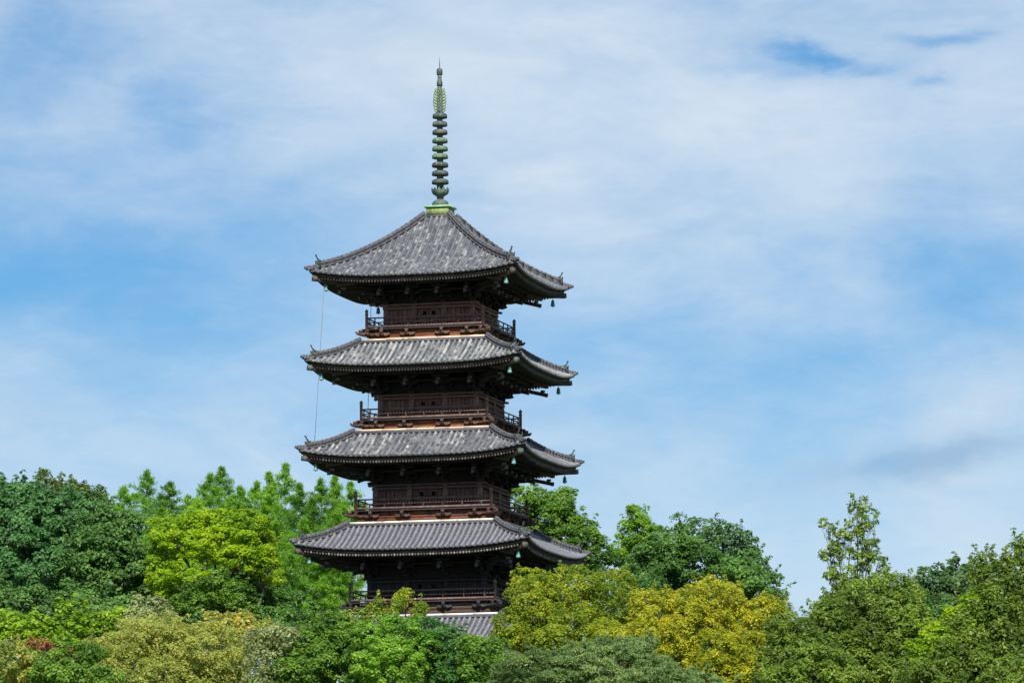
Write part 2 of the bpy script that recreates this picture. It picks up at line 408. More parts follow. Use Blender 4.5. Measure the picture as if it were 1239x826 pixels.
def roof(i):
    E, T, ze, zt, up = EH[i], TH[i], ZE[i], ZT[i], UP[i]
    a = 0.60 if i == 0 else 0.72
    tm = MAT['tile%d' % min(i, 3)]; bm = MAT['bed%d' % (0 if i == 0 else 3 if i >= 3 else 1)]
    root = empty('roof', (0, 0, 0), 0, pagoda)
    root['label'] = ORD[i] + ' roof of the pagoda, ' + ('mottled grey tiles' if i in (0, 2) else 'pale weathered tiles' if i == 1 else 'even blue-grey tiles')
    def S(x, v, lift=0.0):
        r = E + (T - E) * v
        fr = min(abs(x) / max(r, 1e-3), 1.0)
        z = ze + (zt - ze) * (a * v + (1 - a) * v * v) + up * fr ** 3.2 * (1 - v) ** 2
        return (x, -(r + 0.06 * fr ** 4 * (1 - v)), z + lift)
    L = math.hypot(E - T, zt - ze)
    ncourse = int(L / 0.30)
    nrow = [38, 40, 41, 43, 44][i]
    pitch = 2 * E / nrow
    # ---- pan tile beds, one sheet per side, every tile its own stepped face
    for k in range(4):
        mb = MB()
        for j in range(ncourse):
            v0, v1 = j / ncourse, (j + 1) / ncourse
            r0, r1 = E + (T - E) * v0, E + (T - E) * v1
            for c in range(nrow):
                xa, xb = -E + c * pitch, -E + (c + 1) * pitch
                q = [(max(-r0, min(r0, xa)), v0), (max(-r0, min(r0, xb)), v0), (max(-r1, min(r1, xb)), v1), (max(-r1, min(r1, xa)), v1)]
                if q[1][0] - q[0][0] < 1e-4: continue
                dv = v0 - 0.3 / ncourse if j else v0
                p0, p1 = S(q[0][0], dv, 0.035), S(q[1][0], dv, 0.035)
                vs = [p0, p1, S(*q[2]), S(*q[3]), S(q[0][0], dv, -0.03), S(q[1][0], dv, -0.03)]
                fs = [(0, 1, 2, 3), (4, 5, 1, 0)] if q[2][0] - q[3][0] > 1e-4 else [(0, 1, 2), (4, 5, 1, 0)]
                mb.add([rot(p, k) for p in vs], fs, rng.random())
        tag(mb.build('pan_tile_bed', bm, root, OFF), kind='stuff')
    # ---- rows of half-round cover tiles
    def row(mb, x, k, pale):
        vm = 1.0 if abs(x) < T else (E - abs(x)) / (E - T)
        if vm * L < 0.25: return False
        n = max(1, int(round(vm * L / 0.33)))
        rad = 0.082; walk = rng.normal(0, 0.1); white = 0
        for j in range(n):
            va, vb = vm * j / n, min(vm * (j + 1) / n + 0.03 / L, vm)
            A, B = Vector(S(x, va)), Vector(S(x, vb))
            d = (B - A).normalized(); sx = Vector((1, 0, 0)); up_ = sx.cross(d); up_ = up_ if up_.z > 0 else -up_
            vs = []
            for P, rr in ((A, rad), (B, rad * 0.86)):
                for m in range(6):
                    an = math.pi * m / 5
                    vs.append(P + sx * (math.cos(an) * rr) + up_ * (math.sin(an) * rr * 1.15 + 0.012))
            jx = rng.normal(0, 0.006); vs = [p + sx * jx for p in vs]
            walk = 0.72 * walk + rng.normal(0, 0.085 if i < 3 else 0.05)
            t = min(max(pale + walk, 0), 0.8)
            if white > 0: white -= 1
            elif rng.random() < (0.012, 0.075, 0.035, 0.004, 0.004)[i]: white = int(rng.integers(1, 5))
            if white > 0: t = rng.uniform(0.62, 0.86)
            elif rng.random() < 0.02: t = rng.uniform(0.65, 0.9)
            fs = [(m, m + 1, m + 7, m + 6) for m in range(5)] + [(5, 4, 3, 2, 1, 0)]
            mb.add([rot(p, k) for p in vs], fs, t)
        # round end disc facing out over the eave
        A = Vector(S(x, 0)) + Vector((0, -0.03, 0.012)); vs = []
        for m in range(10):
            an = 2 * math.pi * m / 10
            vs.append(A + Vector((math.cos(an) * 0.09, -0.02, math.sin(an) * 0.09)))
        for m in range(10):
            an = 2 * math.pi * m / 10
            vs.append(A + Vector((math.cos(an) * 0.09, 0.06, math.sin(an) * 0.09)))
        mb.add([rot(p, k) for p in vs], [tuple(range(10))[::-1]] + [(m, (m + 1) % 10, (m + 1) % 10 + 10, m + 10) for m in range(10)], rng.uniform(0.25, 0.6))
        return True
    for k in range(4):
        if (k == 0 and i < 4) or (k == 1 and i < 3):      # the sides in view: each row a piece of its own
            for c in range(nrow + 1):
                x = -E + (c + 0.0) * pitch
                if abs(x) > E - 0.12: continue
                mb = MB()
                if row(mb, x, k, rng.normal((0.42, 0.56, 0.46, 0.47, 0.47)[i], 0.05)): mb.build('tile_row', tm, root, OFF)
        else:
            mb = MB()
            for c in range(1, nrow): row(mb, -E + c * pitch, k, 0.47)
            tag(mb.build('cover_tile_rows', tm, root, OFF), kind='stuff')
    # ---- eave edge: swept profiles that follow the curve of the eave
    def eP(k, f, dr, dz):
        r = E + dr + 0.06 * abs(f) ** 4
        return rot((f * r, -r, ze + dz + up * abs(f) ** 3.2), k)
    F = np.linspace(-1, 1, 25)
    def sweep(name, prof, m, t=None):
        for k in range(4):
            mb = MB(); n = len(prof)
            for a_, b_ in zip(F[:-1], F[1:]):
                vs = [eP(k, a_, *q) for q in prof] + [eP(k, b_, *q) for q in prof]
                mb.add(vs, [(j, (j + 1) % n, (j + 1) % n + n, j + n) for j in range(n)], rng.random())
            mb.build(name, m, root, OFF)
    sweep('eave_tile_edge', [(0.0, 0.0), (0.0, -0.085), (-0.35, -0.085), (-0.35, 0.0)], MAT['ridge'])
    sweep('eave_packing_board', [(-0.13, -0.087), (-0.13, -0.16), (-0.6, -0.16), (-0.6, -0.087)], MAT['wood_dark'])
    sweep('eave_beam', [(-0.20, -0.162), (-0.22, -0.29), (-0.42, -0.29), (-0.42, -0.162)], MAT['wood_eave'])
    # ---- rafters: upper (flying) ones and lower ones, and the boards above them
    kr = E - 1.35                                     # half width of the beam between them
    wr = WH[i] + 0.05
    npitch = int(2 * E / 0.172)
    zfl = lambda r: -0.30 + 0.17 * (E - 0.25 - r)     # top of a flying rafter at half width r, below the eave
    zgr = lambda r: zfl(kr) - 0.13 + 0.28 * (kr + 0.1 - r)
    for k in range(4):
        mf, mg, ms = MB(), MB(), MB()
        for c in range(npitch + 1):
            x = -E + 0.10 + (2 * E - 0.20) * c / npitch
            lift = lambda r: up * min(abs(x) / r, 1.0) ** 3.2 * max(0, min(1, (r - wr) / (E - wr))) ** 1.3
            rin = max(kr - 0.1, abs(x))
            if rin < E - 0.45:
                ro = E - 0.24
                mf.bar(rot((x, -ro, ze + zfl(ro) - 0.055 + lift(ro)), k), rot((x, -rin, ze + zfl(rin) - 0.055 + lift(rin)), k), 0.085, 0.11, rng.uniform(0, 0.4))
                mf.box(rot((x, -ro - 0.012, ze + zfl(ro) - 0.055 + lift(ro)), k), (0.09, 0.09, 0.116), None, rng.uniform(*((0.22, 0.6) if i < 2 else (0.4, 0.8) if i == 2 else (0.6, 0.95))))
            rin = max(wr, abs(x)); ro = kr + 0.10
            if rin < ro - 0.15:
                mg.bar(rot((x, -ro, ze + zgr(ro) - 0.06 + lift(ro)), k), rot((x, -rin, ze + zgr(rin) - 0.06 + lift(rin)), k), 0.09, 0.12, rng.random())
        tag(mf.build('flying_rafters', MAT['wood_rafter'], root, OFF), kind='stuff')
        tag(mg.build('lower_rafters', MAT['wood_dark'], root, OFF), kind='stuff')
        def lift2(f, r): return up * abs(f) ** 3.2 * max(0, min(1, (r - wr) / (E - wr))) ** 1.3
        for ra, rb, zz in ((E - 0.3, kr - 0.05, zfl), (kr + 0.05, wr - 0.1, zgr)):
            for a_, b_ in zip(F[:-1], F[1:]):
                q = [rot((f * r, -r, ze + zz(r) + 0.006 + lift2(f, r)), k) for f, r in ((a_, ra), (b_, ra), (b_, rb), (a_, rb))]
                q2 = [(x_, y_, z_ + 0.03) for x_, y_, z_ in q]
                ms.add(q + q2, [(3, 2, 1, 0), (4, 5, 6, 7), (0, 1, 5, 4), (2, 3, 7, 6)])
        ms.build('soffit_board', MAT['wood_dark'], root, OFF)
        mk = MB()
        for a_, b_ in zip(F[:-1], F[1:]):
            pr = [(kr + 0.13, zfl(kr) - 0.12), (kr + 0.13, zfl(kr) - 0.005), (kr - 0.05, zfl(kr) - 0.005), (kr - 0.05, zfl(kr) - 0.12)]
            vs = [rot((f * r, -r, ze + z + lift2(f, r)), k) for f in (a_, b_) for r, z in pr]
            mk.add(vs, [(j, (j + 1) % 4, (j + 1) % 4 + 4, j + 4) for j in range(4)])
        mk.build('rafter_beam', MAT['wood_rafter'], root, OFF)
    # ---- hip rafters with capped ends
    for k in range(4):
        mb = MB(); c0 = rot((E - 0.12, -(E - 0.12), ze + up - 0.45), k); cm = rot((kr, -kr, ze + zgr(kr) + 0.07), k); c1 = rot((wr, -wr, ze + zgr(wr) - 0.02), k)
        mb.bar(c0, cm, 0.26, 0.26); mb.bar(Vector(cm) + (Vector(c0) - Vector(cm)) * 0.12 - Vector((0, 0, 0.16)), c1, 0.28, 0.28)
        h = mb.build('hip_rafter', MAT['wood_eave'], root, OFF)
        mb = MB(); d = (Vector(c0) - Vector(cm)).normalized()
        mb.bar(Vector(c0) - d * 0.30, Vector(c0) + d * 0.02, 0.27, 0.27); mb.build('hip_rafter_cap', MAT['wood_verdigris'] if i in (1, 2) else MAT['wood_eave'], root, OFF)
    # ---- hip ridges, their end ornaments and horns
    for k in range(4):
        def H(v, lift=0.0):
            r = E + (T - E) * v; x, y, z = S(r, v, lift)
            return Vector(rot((r + 0.04 * (1 - v), -(r + 0.04 * (1 - v)), z), k))
        vend = 0.42 / (E - T)
        vs_ = np.linspace(vend, 1.0, 15)
        mb = MB()
        for hh, w, z0, tt in ((0.10, 0.34, 0.06, 0.35), (0.10, 0.28, 0.165, 0.6), (0.07, 0.34, 0.255, 0.3)):
            for va, vb in zip(vs_[:-1], vs_[1:]):
                mb.bar(H(va, z0), H(vb, z0), w, hh, tt + rng.normal(0, 0.12))
        n = int((1 - vend) * (E - T) * 1.5 / 0.30)
        for j in range(n):
            va, vb = vend + (1 - vend) * j / n, vend + (1 - vend) * (j + 1) / n
            mb.tube([H(va, 0.325), H(vb, 0.315)], [0.105, 0.088], 8, min(1, max(0, rng.normal(0.5, 0.25))))
        mb.build('hip_ridge', MAT['ridge'], root, OFF)
        vs2 = np.linspace(-0.02, vend, 5); mb = MB()
        for va, vb in zip(vs2[:-1], vs2[1:]):
            mb.bar(H(va, 0.07), H(vb, 0.07), 0.28, 0.12, rng.random()); mb.tube([H(va, 0.17), H(vb, 0.16)], [0.10, 0.09], 8, rng.random())
        tip = H(-0.02, 0.14); dd = (H(-0.02) - H(0.1)); dd.z = 0; dd.normalize()
        mb.tube([tip - dd * 0.05, tip + dd * 0.08, tip + dd * 0.17 + Vector((0, 0, 0.03))], [0.10, 0.09, 0.075], 8, 0.4)
        mb.build('corner_ridge', MAT['ridge'], root, OFF)
        # demon-face end tile: shield plate, brow, cheeks and a curved horn tile rising behind
        mb = MB(); c = H(vend, 0.20); side = Vector((-dd.y, dd.x, 0)); up_ = Vector((0, 0, 1))
        def shield(cc, w, h, dep):
            pr = [(-w * 0.55, -h * 0.5), (w * 0.55, -h * 0.5), (w * 0.5, 0), (w * 0.62, h * 0.18), (w * 0.3, h * 0.5), (0, h * 0.62), (-w * 0.3, h * 0.5), (-w * 0.62, h * 0.18), (-w * 0.5, 0)]
            vs = [cc + side * a_ + up_ * b_ + dd * dep * s_ for s_ in (0, 1) for a_, b_ in pr]; m_ = len(pr)
            mb.add(vs, [tuple(range(m_)), tuple(range(2 * m_ - 1, m_ - 1, -1))] + [(j, j + m_, (j + 1) % m_ + m_, (j + 1) % m_) for j in range(m_)])
        shield(c, 0.44, 0.44, 0.09)
        for s_ in (-1, 1):
            mb.lathe([(0.02, -0.07), (0.075, -0.03), (0.075, 0.03), (0.02, 0.07)], 7, c + dd * 0.10 + side * s_ * 0.12 + up_ * 0.06)
            mb.tube([c + side * s_ * 0.2 + up_ * 0.14 + dd * 0.05, c + side * s_ * 0.25 + up_ * 0.21 + dd * 0.07, c + side * s_ * 0.24 + up_ * 0.27 + dd * 0.1], [0.06, 0.045, 0.02], 5)
        mb.box(c + dd * 0.11 - up_ * 0.10, (0.2, 0.2, 0.1)); 
        mb.build('ridge_end_ornament', MAT['ornament'], root, OFF)
        mb = MB(); b0 = c + up_ * 0.22 - dd * 0.05
        mb.tube([b0 - dd * 0.1, b0 + dd * 0.06 + up_ * 0.05, b0 + dd * 0.16 + up_ * 0.15, b0 + dd * 0.24 + up_ * 0.29], [0.058, 0.05, 0.045, 0.042], 6)
        mb.lathe([(0.03, -0.02), (0.06, 0), (0.06, 0.04), (0.03, 0.055)], 7, b0 + dd * 0.245 + up_ * 0.29)
        mb.build('horn_tile', MAT['ornament'], root, OFF)
    # ---- courses of ridge tiles round the top of the slope
    if i > 0:
        for k in range(4):
            mb = MB()
            for j, (dz, w) in enumerate(((0.05, 0.24), (0.13, 0.18))):
                mb.box(rot((0, -(T - 0.02 - 0.03 * j), zt + dz), k), ((2 * T - 0.04, w, 0.08) if k % 2 == 0 else (w, 2 * T - 0.044, 0.08)), None, 0.4 + 0.3 * j)
            mb.build('top_ridge_band', MAT['ridge'], root, OFF)
        # the pale ledge board on top of it
        s = SH[i - 1]; zs = ZS[i - 1]
        for k in range(4):
            ln = 2 * s if k % 2 == 0 else 2 * s - 0.32
            cuts = np.cumsum(rng.uniform(0.8, 1.2, 5)); cuts = np.concatenate([[0], cuts / cuts[-1]]) * ln - ln / 2
            for xa_, xb_ in zip(cuts[:-1], cuts[1:]):
                mb = MB(); dz_ = rng.normal(0, 0.006); mb.box(rot(((xa_ + xb_) / 2, -(s - 0.08 + rng.normal(0, 0.006)), zs - 0.055 + dz_), k), ((xb_ - xa_ - 0.01, 0.16, 0.11) if k % 2 == 0 else (0.16, xb_ - xa_ - 0.01, 0.11)), None, rng.uniform(0.2, 1))
                mb.build('ledge_board', MAT['strip%d' % (i - 1)], root, OFF)
            mb = MB(); mb.box(rot((0, -(s - 0.16), zs - 0.14), k), ((2 * s - 0.14, 0.16, 0.06) if k % 2 == 0 else (0.16, 2 * s - 0.46, 0.06)))
            mb.build('ledge_underboard', MAT['skirt%d' % (i - 1)], root, OFF)
    return root

MAT['wood_rafter'] = mat_surface('rafter_timber', [(0.0, (0.016, 0.014, 0.015)), (0.45, (0.035, 0.029, 0.030)), (0.7, (0.10, 0.085, 0.083)), (1.0, (0.36, 0.34, 0.33))], scale=1.5, rough=0.8, tint=0.88)
for i in range(5): roof(i)

# ---- bracket set: a boat-shaped arm with three bearing blocks
def arm(mb, c, length, h, w, along, t=0.5):
    """curved bearing arm, its underside sweeping up at both ends; along = direction"""
    d = Vector(along).normalized(); n = Vector((-d.y, d.x, 0)); L2 = length / 2
    pr = [(-L2, h), (L2, h), (L2, h * 0.45), (L2 * 0.8, h * 0.15), (L2 * 0.5, 0), (-L2 * 0.5, 0), (-L2 * 0.8, h * 0.15), (-L2, h * 0.45)]
    c = Vector(c); vs = [c + d * a + Vector((0, 0, b)) + n * w * s for s in (-0.5, 0.5) for a, b in pr]; m = len(pr)
    mb.add(vs, [tuple(range(m))[::-1], tuple(range(m, 2 * m))] + [(j, (j + 1) % m, (j + 1) % m + m, j + m) for j in range(m)], t)
def block(mb, c, w, h, t=0.5):
    c = Vector(c); a, b = w / 2, w * 0.36
    vs = [c + Vector((x * b, y * b, 0)) for x, y in ((-1, -1), (1, -1), (1, 1), (-1, 1))] + [c + Vector((x * a, y * a, h * 0.45)) for x, y in ((-1, -1), (1, -1), (1, 1), (-1, 1))] + [c + Vector((x * a, y * a, h)) for x, y in ((-1, -1), (1, -1), (1, 1), (-1, 1))]
    mb.add(vs, [(3, 2, 1, 0), (8, 9, 10, 11)] + [(o + j, o + (j + 1) % 4, o + (j + 1) % 4 + 4, o + j + 4) for o in (0, 4) for j in range(4)], t)

def eave_bracket():
    mb = MB(); block(mb, (0, 0, 0), 0.36, 0.22)
    z = 0.20
    for s, (off, ln) in enumerate(((0.0, 0.95), (0.42, 1.05), (0.84, 1.05))):
        arm(mb, (0, -off, z), ln, 0.17, 0.14, (1, 0, 0), rng.random())
        arm(mb, (0, -off * 0.5 - 0.12, z + 0.002), off + 0.95, 0.166, 0.146, (0, 1, 0), rng.random())
        for x in (-ln * 0.42, 0, ln * 0.42): block(mb, (x, -off, z + 0.17), 0.19, 0.13, rng.random())
        block(mb, (0, -off - 0.42, z + 0.172), 0.19, 0.13, rng.random())
        z += 0.30
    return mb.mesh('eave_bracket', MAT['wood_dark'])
def eave_corner_bracket():
    mb = MB(); block(mb, (0, 0, 0), 0.36, 0.22); z = 0.20
    for s, off in enumerate((0.0, 0.42, 0.84)):
        for d in ((1, 0, 0), (0, 1, 0)):
            sg = Vector(d) * (1 if d[0] else -1)
            arm(mb, Vector((0, 0, z)) + sg * (off * 0.5), off + 1.0, 0.17, 0.14, d, rng.random())
            block(mb, Vector((0, 0, z + 0.17)) + sg * (off + 0.4), 0.19, 0.13, rng.random())
            block(mb, Vector((0, 0, z + 0.17)) + sg * -0.4, 0.19, 0.13, rng.random())
        arm(mb, (off * 0.5 + 0.1, -off * 0.5 - 0.1, z + 0.002), off * 1.42 + 1.2, 0.166, 0.16, (1, -1, 0), rng.random())
        block(mb, (off + 0.42, -off - 0.42, z + 0.172), 0.21, 0.13, rng.random())
        z += 0.30
    return mb.mesh('eave_corner_bracket', MAT['wood_dark'])
BR, BRC = eave_bracket(), eave_corner_bracket()
def tail_mesh(length):
    mb = MB(); mb.bar((0, 0.3, 0.28), (0, -length, -0.16), 0.15, 0.19)
    me = mb.mesh('tail_rafter', MAT['wood_dark'])
    return me
def tail_tip_mesh():
    mb = MB(); mb.box((0, 0, 0), (0.16, 0.10, 0.20)); return mb.mesh('tail_rafter_tip', MAT['wood_tip'])
TAIL, TAILC = tail_mesh(1.55), tail_mesh(2.95)
def tip_mesh(length):
    mb = MB(); d = (Vector((0, -length, -0.16)) - Vector((0, 0.3, 0.28))).normalized(); e = Vector((0, -length, -0.16))
    mb.bar(e - d * 0.06, e + d * 0.05, 0.17, 0.21); mb.box(e + Vector((0, 0.25, 0.21)), (0.19, 0.19, 0.13)); return mb.mesh('tail_rafter_tip', MAT['wood_tip'])
TIP, TIPC = tip_mesh(1.55), tip_mesh(2.95)

def storey(i):
    w, zw = WH[i], ZW[i]; zf = ZF[i] if i < 4 else ZB + 0.75
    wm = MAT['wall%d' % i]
    root = empty('storey', (0, 0, 0), 0, pagoda)
    root['label'] = ORD[i] + ' storey with dark plank walls and bracketed eaves'
    H = zw - zf
    mb = MB(); mb.box((0, 0, (zf + zw + 1.3) / 2), (2 * w - 0.22, 2 * w - 0.22, H + 1.3)); mb.build('wall_core', MAT['wood_dark'], root, OFF)
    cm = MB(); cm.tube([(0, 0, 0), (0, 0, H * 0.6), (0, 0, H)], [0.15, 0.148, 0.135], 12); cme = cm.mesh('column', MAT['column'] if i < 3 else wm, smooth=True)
    xs = [-w, -w * 0.34, w * 0.34, w]
    for k in range(4):
        for x in xs[:-1]:
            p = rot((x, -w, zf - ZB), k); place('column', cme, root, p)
        # beams: sill, middle and head tie beams, and the wide plate on top
        for nm, zc, hh, dd in (('sill_beam', zf + 0.09, 0.16, 0.10), ('head_beam', zw - 0.23, 0.14, 0.11)):
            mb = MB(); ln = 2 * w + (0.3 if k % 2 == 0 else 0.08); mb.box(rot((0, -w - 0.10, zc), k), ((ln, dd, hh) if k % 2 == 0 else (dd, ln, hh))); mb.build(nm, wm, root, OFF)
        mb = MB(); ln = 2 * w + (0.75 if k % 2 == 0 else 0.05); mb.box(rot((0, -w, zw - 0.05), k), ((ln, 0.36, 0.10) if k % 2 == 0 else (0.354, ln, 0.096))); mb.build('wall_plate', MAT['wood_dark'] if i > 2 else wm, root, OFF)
        if k in (0, 1) or i == 4:
            # side bays: plank panels with battens; centre bay: double doors with a small square opening each
            for b, (xa, xb) in enumerate(zip(xs[:-1], xs[1:])):
                xa, xb = xa + 0.15, xb - 0.15
                z0, z1 = zf + 0.17, zw - 0.30
                if b != 1:
                    n = max(4, int((xb - xa) / 0.24))
                    for j in range(n):
                        mb = MB(); x0, x1 = xa + (xb - xa) * j / n + 0.008, xa + (xb - xa) * (j + 1) / n - 0.008
                        dp = 0.06 + 0.012 * (j % 2)
                        p = rot(((x0 + x1) / 2, -w + 0.06 - 0.006 * (j % 2), (z0 + z1) / 2), k)
                        mb.box(p, ((x1 - x0, dp, z1 - z0) if k % 2 == 0 else (dp, x1 - x0, z1 - z0)), None, rng.random())
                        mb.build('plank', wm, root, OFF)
                    for xx in (xa, xb):
                        mb = MB(); mb.box(rot((xx, -w + 0.02, (z0 + z1) / 2), k), ((0.09, 0.12, z1 - z0) if k % 2 == 0 else (0.12, 0.09, z1 - z0)), None, 0.7)
                        mb.build('panel_frame', wm, root, OFF)
                else:
                    xm = (xa + xb) / 2
                    for s, (x0, x1) in enumerate(((xa, xm - 0.012), (xm + 0.012, xb))):
                        ww = x1 - x0; zo = z0 + (z1 - z0) * 0.62; oh = 0.24; xo = (x0 + x1) / 2 - (0.10 if s else -0.10)
                        mb = MB()
                        def pl(xA, xB, zA, zB, dep, yy, t):
                            mb.box(rot(((xA + xB) / 2, yy, (zA + zB) / 2), k), ((xB - xA, dep, zB - zA) if k % 2 == 0 else (dep, xB - xA, zB - zA)), None, t)
                        y0 = -w + 0.07
                        pl(x0, x1, z0, zo, 0.06, y0, 0.4); pl(x0, x1, zo + oh, z1, 0.06, y0, 0.5)
                        pl(x0, xo - oh / 2, zo, zo + oh, 0.06, y0, 0.5); pl(xo + oh / 2, x1, zo, zo + oh, 0.06, y0, 0.4)
                        fw = 0.05
                        pl(xo - oh / 2 - fw, xo + oh / 2 + fw, zo + oh, zo + oh + fw, 0.05, y0 - 0.05, 0.9); pl(xo - oh / 2 - fw, xo + oh / 2 + fw, zo - fw, zo, 0.05, y0 - 0.05, 0.9)
                        pl(xo - oh / 2 - fw, xo - oh / 2, zo, zo + oh, 0.05, y0 - 0.052, 0.9); pl(xo + oh / 2, xo + oh / 2 + fw, zo, zo + oh, 0.05, y0 - 0.052, 0.9)
                        mb.build('door', wm, root, OFF)
                        mb = MB(); mb.box(rot((xo, -w + 0.125, zo + oh / 2), k), ((oh, 0.03, oh) if k % 2 == 0 else (0.03, oh, oh))); mb.build('door_opening', MAT['opening'], root, OFF)
        # brackets under the eave, one set on each column
        for x in xs[1:-1]:
            p = rot((x, -w, zw - ZB), k); place('eave_bracket', BR, root, p, k * math.pi / 2)
        p = rot((w, -w, zw - ZB), k); place('eave_corner_bracket', BRC, root, p, k * math.pi / 2)
        for x in xs:
            p = rot((x, -w, zw - ZB + 0.62), k)
            place('tail_rafter', TAIL, root, p, k * math.pi / 2); place('tail_rafter_tip', TIP, root, p, k * math.pi / 2)
        p = rot((w, -w, zw - ZB + 0.70), k)
        place('corner_tail_rafter', TAILC, root, p, k * math.pi / 2 + math.pi / 4); place('corner_tail_rafter_tip', TIPC, root, p, k * math.pi / 2 + math.pi / 4)
        # purlin carried by the brackets and cove board behind
        mb = MB(); pr = w + 1.27; ln = 2 * pr + (0.5 if k % 2 == 0 else -0.18); mb.box(rot((0, -pr, zw + 1.06), k), ((ln, 0.17, 0.17) if k % 2 == 0 else (0.17, ln, 0.17))); mb.build('eave_purlin', MAT['wood_dark'], root, OFF)
        mb = MB(); pr = w + 0.42; ln = 2 * pr + (0.3 if k % 2 == 0 else -0.14); mb.box(rot((0, -pr, zw + 0.72), k), ((ln, 0.13, 0.14) if k % 2 == 0 else (0.13, ln, 0.14))); mb.build('bracket_tie', MAT['wood_dark'], root, OFF)
for i in range(5): storey(i)

# ---- balconies: skirt boards on bracket sets, floor, posts and three rails
def skirt_bracket(m):
    mb = MB()
    arm(mb, (0, 0, 0), 0.86, 0.20, 0.13, (1, 0, 0), rng.random())
    arm(mb, (0, -0.06, 0.002), 0.62, 0.196, 0.13, (0, 1, 0), rng.random())
    for x in (-0.34, 0, 0.34): block(mb, (x, 0, 0.20), 0.19, 0.14, rng.random())
    block(mb, (0, -0.28, 0.202), 0.19, 0.14, rng.random())
    for s in (-1, 1): mb.tube([(s * 0.42, -0.09, 0.13), (s * 0.30, -0.12, 0.05), (s * 0.14, -0.12, 0.03), (s * 0.10, -0.13, 0.12)], [0.05, 0.065, 0.06, 0.04], 6, 0.9)
    mb.lathe([(0.03, -0.09), (0.085, -0.05), (0.085, 0.04), (0.03, 0.08)], 8, (0, -0.40, 0.24), 0.95)
    return mb.mesh('skirt_bracket', m)
def skirt_corner(m):
    mb = MB()
    for d, sg in (((1, 0, 0), Vector((1, 0, 0))), ((0, 1, 0), Vector((0, -1, 0)))):
        arm(mb, sg * -0.05, 1.05, 0.20, 0.13, d, rng.random())
        for a in (-0.42, 0.34): block(mb, sg * a + Vector((0, 0, 0.20)), 0.19, 0.14, rng.random())
    arm(mb, (0.12, -0.12, 0.002), 1.0, 0.196, 0.15, (1, -1, 0), rng.random())
    block(mb, (0.36, -0.36, 0.202), 0.22, 0.14, 0.9); block(mb, (0, 0, 0.2), 0.22, 0.14, 0.5)
    mb.tube([(0.36, -0.36, 0.12), (0.52, -0.52, 0.14), (0.60, -0.60, 0.22)], [0.10, 0.09, 0.05], 6, 0.9)
    return mb.mesh('skirt_corner_bracket', m)

def balcony(i):
    p, zf, zs, sh = PH[i], ZF[i], ZS[i], SH[i]
    root = empty('balcony', (0, 0, 0), 0, pagoda)
    root['label'] = 'railed balcony below the ' + ORD[i] + ' storey wall'
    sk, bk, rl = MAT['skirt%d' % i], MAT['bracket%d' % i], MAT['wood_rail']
    q = p - 0.12                                     # face of the skirt wall
    hs = zf - 0.085 - zs
    for k in range(4):
        n = 3
        for j in range(n):                           # horizontal skirt boards
            mb = MB(); zc = zs + hs * (j + 0.5) / n
            ln = 2 * q - (0 if k % 2 == 0 else 0.2)
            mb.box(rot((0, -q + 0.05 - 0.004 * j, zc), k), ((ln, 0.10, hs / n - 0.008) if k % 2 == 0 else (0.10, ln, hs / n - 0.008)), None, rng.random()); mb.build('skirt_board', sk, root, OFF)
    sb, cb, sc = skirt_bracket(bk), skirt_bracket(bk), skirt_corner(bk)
    zb = zf - 0.085 - 0.34 - ZB
    for k in range(4):
        for x in (-q * 0.31, q * 0.31): place('skirt_bracket', sb, root, rot((x, -q - 0.03, zb), k), k * math.pi / 2)
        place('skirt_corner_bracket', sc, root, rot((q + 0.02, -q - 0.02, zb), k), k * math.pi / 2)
        # carved cloud pieces beside the corner sets
        for s in (-1, 1): place('carved_bracket', cb, root, rot((s * (q - 0.78), -q - 0.03, zb), k), k * math.pi / 2)
        # floor edge beam and boards
        mb = MB(); ln = 2 * p + (0.5 if k % 2 == 0 else 0.2)
        mb.box(rot((0, -p, zf - 0.045), k), ((ln, 0.30, 0.07) if k % 2 == 0 else (0.30, ln - 0.5, 0.07))); mb.build('floor_edge', MAT['wall3'], root, OFF)
    mb = MB(); mb.box((0, 0, zf - 0.055), (2 * p - 0.32, 2 * p - 0.32, 0.07)); mb.build('floor', rl, root, OFF)
    # corner posts with onion caps
    mb = MB(); mb.lathe([(0.085, 0), (0.085, 0.80), (0.10, 0.81), (0.10, 0.85), (0.07, 0.87), (0.07, 0.90), (0.10, 0.95), (0.105, 0.99), (0.08, 1.04), (0.03, 1.09), (0.004, 1.13)], 10)
    pm = mb.mesh('corner_post', rl)
    for k in range(4): place('corner_post', pm, root, rot((p, -p, zf - ZB), k))
    for k in range(4):
        for nm, zz, hh, ww in (('bottom_rail', 0.10, 0.11, 0.11), ('middle_rail', 0.34, 0.055, 0.08), ('top_rail', 0.60, 0.075, 0.075)):
            mb = MB(); ln = 2 * p - 0.17
            if nm == 'top_rail':
                e = p - 0.08; mb.tube([rot((-e, -p, zf + zz), k), rot((e, -p, zf + zz), k)], 0.042, 8)
            else: mb.box(rot((0, -p, zf + zz), k), ((ln, ww, hh) if k % 2 == 0 else (ww, ln, hh)))
            mb.build(nm, rl, root, OFF)
        ns = 7
        sm_ = MB(); sm_.box((0, 0, 0.25), (0.07, 0.07, 0.18)); sm_.box((0, 0, 0.465), (0.06, 0.06, 0.19)); sme = sm_.mesh('rail_strut', MAT['wood_eave'])
        for j in range(ns):
            x = -p + 2 * p * (j + 0.5) / ns
            place('rail_strut', sme, root, rot((x, -p, zf - ZB), k), k * math.pi / 2)
for i in range(4): balcony(i)

